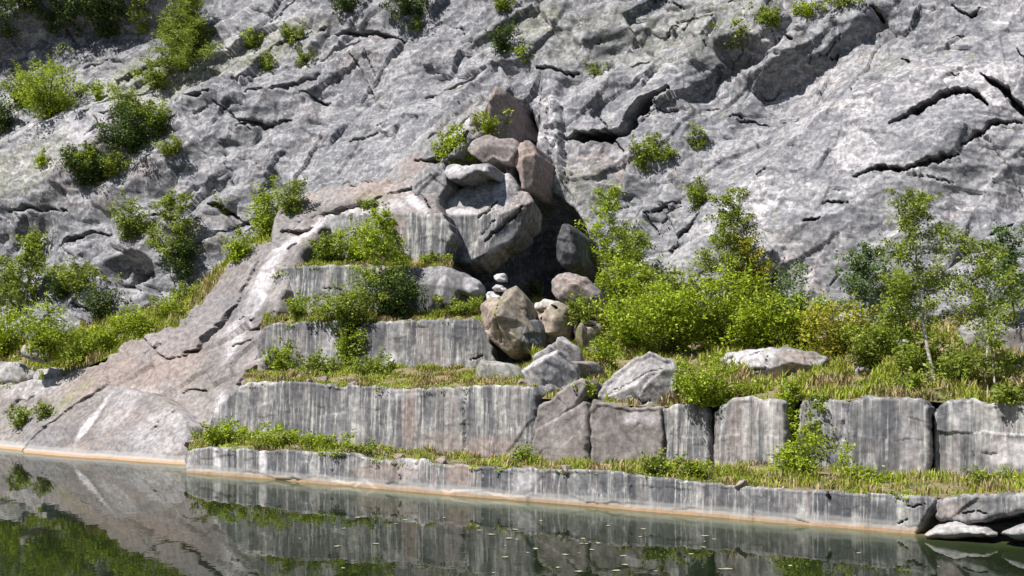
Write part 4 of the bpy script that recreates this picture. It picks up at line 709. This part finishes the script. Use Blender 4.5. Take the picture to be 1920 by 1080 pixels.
# kind, base px, base py, width px, height px, leaf material, label, (category, group), extra
GB = 'bushes on the broad terrace'; GL = 'bushes at the foot of the cliff on the left'; GT = 'small shrubs rooted in cracks of the cliff'
PL = [
 ('S', 92, 222, 160, 112, 'bright', 'large bright leafy bush above the pale sloping slab, upper left', GT), ('S', 40, 200, 70, 60, 'mid', 'bush at the left shoulder of the large bright bush', GT),
 ('P', 345, 152, 125, 190, 'mid', 'yellow-green pine reaching the top edge above the left cliff', None), ('S', 300, 165, 90, 50, 'mid', 'low shrub spreading at the foot of the yellow-green pine', GT),
 ('S', 182, 190, 26, 44, 'bright', 'slim green shrub between the large bush and the pine', GT), ('S', 232, 215, 60, 50, 'mid', 'rounded shrub below the slim one, on the pale ridge', GT),
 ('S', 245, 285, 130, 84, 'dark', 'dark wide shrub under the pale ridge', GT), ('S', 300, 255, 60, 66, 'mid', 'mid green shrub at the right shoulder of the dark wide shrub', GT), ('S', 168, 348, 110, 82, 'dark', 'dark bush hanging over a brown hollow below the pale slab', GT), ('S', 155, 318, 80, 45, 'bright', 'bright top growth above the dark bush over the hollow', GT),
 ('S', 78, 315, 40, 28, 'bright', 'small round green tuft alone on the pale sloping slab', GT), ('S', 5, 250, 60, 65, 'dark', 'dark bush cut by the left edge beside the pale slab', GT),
 ('S', 245, 448, 75, 72, 'mid', 'round green shrub left of the pale-stemmed birch', None), ('T', 322, 545, 100, 170, 'mid', 'slender birch with pale crooked trunk on the left cliff', None), ('S', 345, 530, 60, 90, 'dark', 'dark shrub right behind the pale-stemmed birch', None),
 ('S', 545, 400, 56, 72, 'mid', 'upper shrub of the green column left of the dome', None), ('S', 500, 450, 84, 110, 'bright', 'middle bush of the green column left of the dome', None), ('S', 445, 490, 60, 60, 'bright', 'lowest bush of the green column beside the sloping slabs', None),
 ('T', 38, 625, 80, 160, 'mid', 'thin pale-stemmed sapling behind the far left bushes', None), ('T', 8, 620, 60, 130, 'mid', 'sapling at the left picture edge behind the bushes', None), ('S', 150, 545, 130, 58, 'mid', 'wide shrub under the grey outcrop on the left cliff', None), ('S', 115, 560, 60, 50, 'dark', 'dim shrub left below the wide shrub of the left cliff', None),
 ('S', 15, 672, 110, 90, 'bright', 'bush at the far left of the row under the cliff', GL), ('S', 85, 672, 100, 100, 'bright', 'second bush of the left row, tallest and brightest', GL), ('S', 150, 680, 100, 66, 'mid', 'third bush of the left row, behind the pale low boulder', GL), ('S', 205, 660, 110, 60, 'bright', 'fourth bush of the left row, wide and low', GL),
 ('S', 262, 632, 100, 60, 'bright', 'fifth bush of the left row, against the sloping slab', GL), ('S', 318, 605, 80, 48, 'bright', 'last bush of the left row, highest up the slope', GL), ('S', 190, 600, 90, 60, 'dark', 'dark shrub in shade behind the left row of bushes', GL), ('S', 120, 690, 160, 36, 'bright', 'low bright ground bush in front of the left row', GL), ('S', 350, 570, 60, 40, 'mid', 'small shrub between the slope top and the cliff', GL),
 ('S', 475, 88, 56, 36, 'mid', 'small shrub right of the pine on grey rock', GT), ('S', 550, 80, 46, 34, 'mid', 'tuft two steps right of the pine', GT), ('S', 500, 135, 40, 40, 'mid', 'sparse tuft below the small shrub right of the pine', GT), ('S', 572, 122, 46, 26, 'mid', 'flat tuft on the grey rock left of the top centre', GT),
 ('S', 655, 22, 90, 40, 'dark', 'dark flat bush at the top edge, left of centre', GT), ('S', 765, 26, 120, 50, 'dark', 'dark bush at the top edge nearest the centre', GT), ('S', 772, 58, 46, 30, 'mid', 'sparse tuft just under the dark top edge bush', GT), ('S', 945, 20, 56, 34, 'mid', 'small shrub touching the top edge above the white streak', GT),
 ('S', 945, 100, 56, 60, 'dark', 'dull olive shrub high above the rock pillars', GT), ('S', 982, 116, 38, 34, 'bright', 'bright tuft at the right foot of the dull olive shrub', GT), ('S', 1120, 140, 40, 18, 'mid', 'tiny tuft above the big dark crack', GT),
 ('S', 1392, 90, 90, 62, 'mid', 'shrub over a dark notch in the upper right cliff', GT), ('S', 1445, 48, 60, 40, 'mid', 'pale shrub between the notch shrub and the top edge', GT), ('S', 1518, 30, 70, 34, 'bright', 'bright shrub on the ridge at the top, right of centre', GT), ('S', 1580, 12, 70, 26, 'mid', 'shrub cut by the top edge on the right ridge', GT),
 ('S', 918, 252, 80, 44, 'bright', 'vivid green tuft under the reddish pillar', GT), ('S', 876, 300, 110, 62, 'bright', 'vivid green shrub in the crack above the great boulder', GT), ('S', 842, 308, 66, 48, 'bright', 'left end of the vivid greenery above the great boulder', GT),
 ('S', 1022, 400, 46, 84, 'bright', 'upright vivid bush above the black hollow', GT), ('S', 1212, 320, 56, 80, 'mid', 'olive shrub below the big dark crack', GT), ('S', 1250, 300, 60, 30, 'mid', 'thin tuft right of the olive shrub below the crack', GT), ('S', 1310, 278, 36, 44, 'mid', 'small round shrub right of the big dark crack', GT), ('S', 1308, 392, 50, 60, 'mid', 'small shrub high above the terrace saplings', GT),
 ('T', 1140, 565, 100, 200, 'bright', 'airy bright sapling just right of the black hollow', None), ('T', 1200, 600, 110, 160, 'mid', 'airy sapling leaning before the grey cliff, second from the hollow', None), ('T', 1345, 620, 140, 240, 'mid', 'tall sapling in the middle of the terrace with yellow neighbour', None), ('T', 1392, 615, 110, 165, 'yellow', 'yellow and rust coloured half-dead sapling', None),
 ('T', 1490, 650, 120, 140, 'blue', 'thin bluish-green sapling right of the half-dead one', None), ('T', 1615, 640, 140, 165, 'blue', 'bluish-green young tree before a dark notch in the cliff', None), ('T', 1755, 712, 160, 330, 'mid', 'tallest birch on the right, standing alone before the cliff', None), ('T', 1850, 712, 150, 240, 'mid', 'sparse olive sapling right of the tallest birch', None), ('T', 1915, 640, 110, 200, 'blue', 'sapling cut by the right edge behind the big pale boulder', None), ('T', 1870, 735, 70, 130, 'mid', 'twiggy sapling in front of the big pale boulder', None), ('T', 1700, 690, 90, 170, 'mid', 'thin sapling on the left of the tallest birch', None),
 ('S', 1170, 600, 110, 90, 'bright', 'leftmost bush of the terrace thicket', GB), ('S', 1190, 655, 130, 90, 'bright', 'bush directly behind the largest broad boulder', GB), ('S', 1265, 660, 140, 110, 'bright', 'wide bush right behind the largest boulder', GB), ('S', 1340, 655, 140, 110, 'bright', 'bush under the tall middle sapling', GB), ('S', 1255, 600, 110, 70, 'mid', 'back bush between the airy saplings', GB), ('S', 1420, 650, 130, 100, 'bright', 'bush behind the long flat-topped boulder', GB),
 ('S', 1500, 655, 120, 90, 'bright', 'bush behind the right end of the flat-topped boulder', GB), ('S', 1570, 680, 120, 90, 'yellow', 'yellow-green bush above the low tan stone', GB), ('S', 1635, 690, 110, 80, 'mid', 'bush left of the thin sapling by the tallest birch', GB), ('S', 1720, 700, 110, 80, 'mid', 'bush around the foot of the tallest birch', GB), ('S', 1800, 720, 110, 80, 'mid', 'bush between the tallest birch and the big pale boulder', GB), ('S', 1400, 590, 120, 60, 'mid', 'back bush under the half-dead sapling', GB), ('S', 1130, 690, 60, 50, 'bright', 'small bush left of the largest broad boulder', GB),
 ('S', 1900, 755, 100, 46, 'mid', 'low bush on the edge above the rightmost wall block', GB), ('S', 1700, 730, 90, 40, 'mid', 'low growth in front of the thin sapling', GB), ('S', 1085, 610, 50, 46, 'mid', 'small shrub among the yellow boulders', GB), ('S', 1665, 660, 100, 60, 'bright', 'bright bush under the dark notch in the cliff', GB),
 ('S', 1316, 760, 142, 92, 'bright', 'dense round bright bush on the terrace edge', None), ('S', 1098, 742, 34, 30, 'bright', 'tuft squeezed between the leaning wedge and the largest boulder', None),
 ('S', 1232, 892, 80, 46, 'mid', 'shrub on the lowest ledge under the narrow block', None), ('S', 1300, 895, 90, 36, 'bright', 'low shrub on the lowest ledge below the shaded block', None), ('S', 1500, 895, 120, 84, 'bright', 'full bush on the lowest ledge before the recessed block', None), ('T', 1540, 870, 60, 125, 'mid', 'leafy upright sapling before the recessed grey block', None), ('T', 1478, 850, 60, 125, 'bright', 'climbing sapling in the gap between two wall blocks', None), ('T', 1585, 900, 34, 62, 'bright', 'tiny seedling with few leaves before the bulging block', None),
 ('S', 1620, 905, 110, 34, 'bright', 'low shrub on the lowest ledge before the bulging block', None), ('S', 1860, 912, 90, 34, 'mid', 'low shrub at the right end of the lowest ledge', None), ('S', 980, 872, 44, 36, 'mid', 'small shrub at the end of the long streaked wall', None),
 ('S', 390, 835, 60, 34, 'mid', 'low shrub at the left tip of the lowest ledge', None), ('S', 432, 832, 100, 46, 'bright', 'bright shrub second from the left tip of the lowest ledge', None), ('S', 520, 838, 110, 42, 'bright', 'widest bright shrub below the long streaked wall', None), ('S', 600, 842, 100, 32, 'bright', 'low shrub right of the widest one below the long wall', None), ('S', 680, 850, 80, 22, 'mid', 'flat shrub below the middle of the long wall', None),
 ('S', 560, 600, 50, 36, 'mid', 'left olive tuft on the third terrace', None), ('S', 650, 605, 110, 56, 'mid', 'olive bush on the third terrace', None), ('T', 712, 600, 100, 190, 'bright', 'bright young tree rising past two terraces', None), ('S', 735, 598, 90, 70, 'dark', 'dark bush at the foot of the bright young tree', None), ('S', 620, 492, 60, 40, 'mid', 'tuft left on the fourth terrace', None), ('S', 680, 490, 90, 50, 'bright', 'bright bush on the fourth terrace', None), ('T', 730, 490, 26, 70, 'bright', 'thin bare pale stem on the fourth terrace', None),
 ('S', 655, 690, 44, 60, 'bright', 'upright bush in the notch of the third terrace wall', None), ('S', 525, 698, 44, 44, 'bright', 'small bush at the left of the long dry terrace', None), ('S', 590, 705, 90, 34, 'mid', 'low bush in the middle of the long dry terrace', None), ('S', 700, 705, 80, 30, 'mid', 'low bush right of the notch on the long dry terrace', None), ('S', 860, 590, 80, 24, 'mid', 'low tuft on the third terrace near the hollow', None), ('S', 650, 640, 36, 30, 'dark', 'dark growth inside the notch of the third wall', None),
 ('S', 1000, 555, 40, 28, 'dark', 'dark fern-like tuft at the foot of the black hollow', None), ('S', 38, 800, 50, 40, 'mid', 'round bush in a crack of the lower left slabs', None), ('S', 80, 785, 34, 34, 'mid', 'small bush just above the round one in the lower left slabs', None),
 ('S', 1140, 665, 50, 40, 'mid', 'small shrub by the tan sloping boulder', None), ('S', 810, 495, 60, 14, 'mid', 'flat tuft on the fourth terrace near the great boulder', None), ('S', 695, 390, 60, 16, 'mid', 'flat dry tuft on top of the dome slabs', None),
 ('S', 20, 70, 110, 60, 'dark', 'shaded bush at the left edge under the dark wood', None), ('S', 110, 62, 110, 56, 'dark', 'shaded bush in the middle under the dark wood', None), ('S', 205, 70, 110, 70, 'dark', 'shaded bush under the dark wood, third from the left edge', None), ('S', 275, 60, 90, 80, 'bright', 'brighter half-shaded bush between the dark wood and the pine', None), ('S', 60, 25, 130, 50, 'dark', 'upper shaded bush among the dark trunks, left', None), ('S', 180, 28, 130, 50, 'dark', 'upper shaded bush among the dark trunks, right', None),  # dark leaf colour here holds the shade under the wood
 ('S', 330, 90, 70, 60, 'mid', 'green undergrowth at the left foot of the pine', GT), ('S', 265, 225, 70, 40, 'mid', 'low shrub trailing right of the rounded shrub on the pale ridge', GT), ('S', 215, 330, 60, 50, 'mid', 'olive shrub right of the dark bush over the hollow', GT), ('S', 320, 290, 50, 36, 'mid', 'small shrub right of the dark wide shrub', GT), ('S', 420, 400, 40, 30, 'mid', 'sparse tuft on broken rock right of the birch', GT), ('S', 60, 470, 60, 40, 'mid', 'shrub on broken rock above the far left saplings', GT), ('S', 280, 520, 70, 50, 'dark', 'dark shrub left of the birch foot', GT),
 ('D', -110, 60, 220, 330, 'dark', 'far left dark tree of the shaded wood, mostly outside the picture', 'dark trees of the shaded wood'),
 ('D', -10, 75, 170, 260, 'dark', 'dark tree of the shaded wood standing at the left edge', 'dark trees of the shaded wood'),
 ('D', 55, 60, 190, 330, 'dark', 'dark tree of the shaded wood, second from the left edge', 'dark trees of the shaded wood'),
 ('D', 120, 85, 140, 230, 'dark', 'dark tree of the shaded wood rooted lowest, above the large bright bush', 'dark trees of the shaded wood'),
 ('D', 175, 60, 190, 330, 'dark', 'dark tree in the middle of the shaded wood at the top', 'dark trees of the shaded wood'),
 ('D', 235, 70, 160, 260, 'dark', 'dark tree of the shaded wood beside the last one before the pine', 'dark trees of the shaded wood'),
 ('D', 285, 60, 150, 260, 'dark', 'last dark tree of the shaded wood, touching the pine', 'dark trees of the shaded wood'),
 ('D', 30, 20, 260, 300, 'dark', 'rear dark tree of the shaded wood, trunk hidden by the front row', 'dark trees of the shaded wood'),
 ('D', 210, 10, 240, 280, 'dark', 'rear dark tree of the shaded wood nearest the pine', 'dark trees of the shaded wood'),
]
def plant_all():
    for k, (kind, bx, by, wp, hp, mat, lab, grp) in enumerate(PL):
        p, nrm = hit(bx, by); sc = p[1]/F; w, h = wp*sc, hp*sc; ls = .095+.0013*(p[1]-38)
        base = p + np.array([0, .12, -.06])
        if kind == 'S': root = empty('shrub', base); cat = 'shrub'
        elif kind == 'P': root = empty('pine_tree', base); cat = 'tree'
        else: root = empty('young_tree' if kind == 'T' else 'tree', base); cat = 'tree'
        if kind == 'S' and 500 < bx < 900 and 480 < by < 720: w *= 1.35; h *= 1.35
        if kind == 'S': (lambda g: shrub(root, w*(1.3 if g else 1.12), h*((1.45 if bx < 1660 else 1.) if g else 1.15), mat, ls*(1.15 if g else 1), 2.))(grp == GB)
        elif kind == 'P': pine(root, w*1.2, h, mat, 3.)
        elif kind == 'D': sapling(root, w*1.2, h, 'dark', .24, 4., 'bark', .05)  # leaf colour darkened to deepen the wood's shade
        else: sapling(root, w*1.18, h*1.05, mat, ls, .3 if 'bare' in lab else (1.7 if 'sparse' in lab or 'twiggy' in lab or 'airy' in lab else 2.6), 'bark' if mat in ('yellow', 'blue') else 'birch', .3 if hp > 150 else .2, rng.uniform(-.12, .12), .45 if 'half-dead' in lab else 0)
        tag(root, lab, cat, grp)
plant_all()
# ---------------- grass and weeds on the steps ----------------
def grass(name, G_, n, hgt, lab, prob=None, seed=0, wid=.016):
    rows, cols, _ = G_.shape; lo = np.random.default_rng(seed)
    s = lo.uniform(0, rows-1.001, n*3); t = lo.uniform(0, cols-1.001, n*3); i = s.astype(int); j = t.astype(int); a = (s-i)[:, None]; b = (t-j)[:, None]
    q = G_[i, j]*(1-a)*(1-b)+G_[i+1, j]*a*(1-b)+G_[i, j+1]*(1-a)*b+G_[i+1, j+1]*a*b
    dn = fbm(q[:, 0]*.9, q[:, 1]*.9, 3, seed+5)+.25*fbm(q[:, 0]*4, q[:, 1]*4, 2, seed+6)+.12
    keep = lo.uniform(0, 1, n*3) < np.clip(dn*3.2+.05, .02, 1); 
    q = q[keep][:n]; dn = dn[keep][:n]; m = len(q)
    az = lo.uniform(0, 6.283, m); hh = hgt*lo.uniform(.4, 1.25, m)*np.clip(.6+dn, .4, 1.5); ln = lo.uniform(.1, .75, m)
    d = np.stack([np.cos(az), np.sin(az), 0*az], 1); w = np.stack([-np.sin(az), np.cos(az), 0*az], 1)*wid*lo.uniform(.7, 1.6, m)[:, None]
    z = np.zeros((m, 3)); z[:, 2] = hh; tip = q+z+d*(hh*ln)[:, None]; mid = q+z*.6+d*(hh*ln*.3)[:, None]
    q0 = q-[0, 0, .03]
    V = np.stack([q0-w, q0+w, mid+w*.8, mid-w*.8, tip+w*.15, tip-w*.15], 1).reshape(-1, 3); ii = np.arange(m)[:, None]*6
    Fc = np.concatenate([ii+[[0, 1, 2, 3]], ii+[[3, 2, 4, 5]]]).reshape(2, m, 4).transpose(1, 0, 2)
    dry = (fbm(q[:, 0]*.6+9, q[:, 1]*.6, 3, seed+8)+lo.uniform(-.35, .35, m)) > .1
    o = mesh(name, V, Fc.reshape(-1, 4), [M['grass'], M['dry']], None, False, mi=np.repeat(dry.astype(int), 2)); tag(o, lab, 'grass', None, 'stuff'); return o
grass('grass', G[1], 17000, .20, 'yellow-green and dry grass along the lowest ledge above the pond', seed=1)
grass('grass', G[2], 12000, .17, 'dry grass and weeds on the long terrace above the streaked wall', seed=2)
grass('grass', G[3], 7000, .2, 'grass on the narrow third terrace', seed=3)
grass('grass', G[4], 7000, .2, 'grass on the narrow fourth terrace under the dome', seed=4)
grass('grass', G[5], 45000, .28, 'weeds and grass covering the broad terrace before the cliff', seed=5, wid=.022)
grass('grass', G[6], 26000, .34, 'bright weeds along the foot of the cliff on the left', seed=6, wid=.022)
def weeds(name, G_, n, lab, seed, front=.5):
    global rng
    lo = np.random.default_rng(seed); rows, cols, _ = G_.shape; Kg = [Geo(), Geo()]
    for c in range(n):
        s = (rows-1.01)*(lo.uniform(0, .12) if lo.random() < front else lo.uniform(0, 1)); t = lo.uniform(0, cols-1.01); p = G_[int(s), int(t)]*(1-(t % 1))+G_[int(s), int(t)+1]*(t % 1)
        if fbm(p[None, 0]*.7, p[None, 1]*.7, 2, seed+3)[0] < -.15: continue
        r = lo.uniform(.07, .30); m = int(26+r*260); e = lo.normal(size=(m, 3)); e /= np.linalg.norm(e, axis=1)[:, None]; e *= (lo.uniform(.1, 1, m)**.6)[:, None]*np.array([r*1.3, r, r*lo.uniform(.4, 1.1)])
        e[:, 2] = np.abs(e[:, 2])*np.where(e[:, 1] < -r*.4, -.2, 1) if s < 1 else np.abs(e[:, 2]); Kg[int(lo.random() < .5)].add(*leaves(p+e, .075))
    k = Kg[0]; V = np.concatenate(Kg[0].V+Kg[1].V); F0 = np.concatenate(Kg[0].F); F1 = np.concatenate(Kg[1].F)+Kg[0].n
    o = mesh(name, V, np.concatenate([F0, F1]), [M['bright'], M['mid']], None, False, mi=np.r_[np.zeros(len(F0)), np.ones(len(F1))]); tag(o, lab, 'weeds', None, 'stuff')
weeds('weeds', G[1], 190, 'low leafy weeds scattered along the lowest ledge above the pond', 11)
weeds('weeds', G[2], 120, 'low leafy weeds scattered on the long terrace above the streaked wall', 12)
weeds('weeds', G[3], 70, 'low leafy weeds on the third terrace', 13); weeds('weeds', G[4], 45, 'low leafy weeds on the fourth terrace', 14)
weeds('weeds', G[5], 420, 'leafy undergrowth covering the broad terrace', 15, .2); weeds('weeds', G[6], 300, 'leafy undergrowth below the left cliff', 16, .2)
def rubble():
    lo = random.Random(9); protos = []
    for q in range(4):
        r2 = np.random.default_rng(q); import bmesh
        bm = bmesh.new(); bmesh.ops.create_icosphere(bm, subdivisions=3, radius=1)
        N_ = r2.normal(size=(11, 3)); N_ /= np.linalg.norm(N_, axis=1)[:, None]; D_ = r2.uniform(.45, .85, 11)
        for v in bm.verts:
            p = np.array(v.co); m = N_@p; k = np.min(np.where(m > 1e-3, D_/np.maximum(m, 1e-3), 9)); v.co = Vector(p*min(1, k)*[1.3, 1, .75])
        me = bpy.data.meshes.new('loose_stone'); bm.to_mesh(me); bm.free(); me.materials.append(M['boulder']); protos.append(me)
    for k in range(64):
        g = G[lo.choice((1, 1, 2, 2, 5, 3))]; rows, cols, _ = g.shape; s = int(lo.uniform(0, .35)*rows); t = int(lo.uniform(0, cols)); p = g[s, t]
        if abs(p[0]/p[1]) > .37: continue
        o = bpy.data.objects.new('loose_stone', protos[k % 4]); C.objects.link(o); r = lo.choice((.05, .07, .09, .13, .2)); o.location = p+np.array([0, 0, r*.3]); o.scale = (r, r, r); o.rotation_euler = (lo.uniform(-.4, .4), lo.uniform(-.4, .4), lo.uniform(0, 6))
        tag(o, 'small loose grey stone lying in the grass of a quarry step', 'stone', 'loose stones on the steps')
rubble()
# ---------------- bits floating on the pond ----------------
def floaters():
    lo = random.Random(4); m, n, b, out = newmat('pale_dead_leaf'); b.inputs[0].default_value = (.30, .29, .19, 1); b.inputs['Roughness'].default_value = .7
    for k in range(48):
        px = lo.gauss(1080, 260); py = lo.uniform(0, 1)
        ys = 895+(px-340)*.0855+18; py = ys+(1075-ys)*py**.9
        if py > 1078 or px < 520 or px > 1860: continue
        c = onwater(px, py); r = lo.uniform(.03, .085); nn = 7; a = lo.uniform(0, 6); V = [(0, 0, .012)]+[(r*(1+.45*math.cos(2*(t*6.283/nn)))*math.cos(t*6.283/nn+a), r*(1+.2*lo.random())*math.sin(t*6.283/nn+a), .006+.008*lo.random()) for t in range(nn)]
        me = bpy.data.meshes.new('floating_leaf'); me.from_pydata(V, [], [(0, 1+t, 1+(t+1) % nn) for t in range(nn)]); me.materials.append(m)
        o = bpy.data.objects.new('floating_leaf', me); C.objects.link(o); o.location = c; tag(o, 'small pale dead leaf floating on the dark green pond', 'leaf', 'leaves floating on the pond')
floaters()
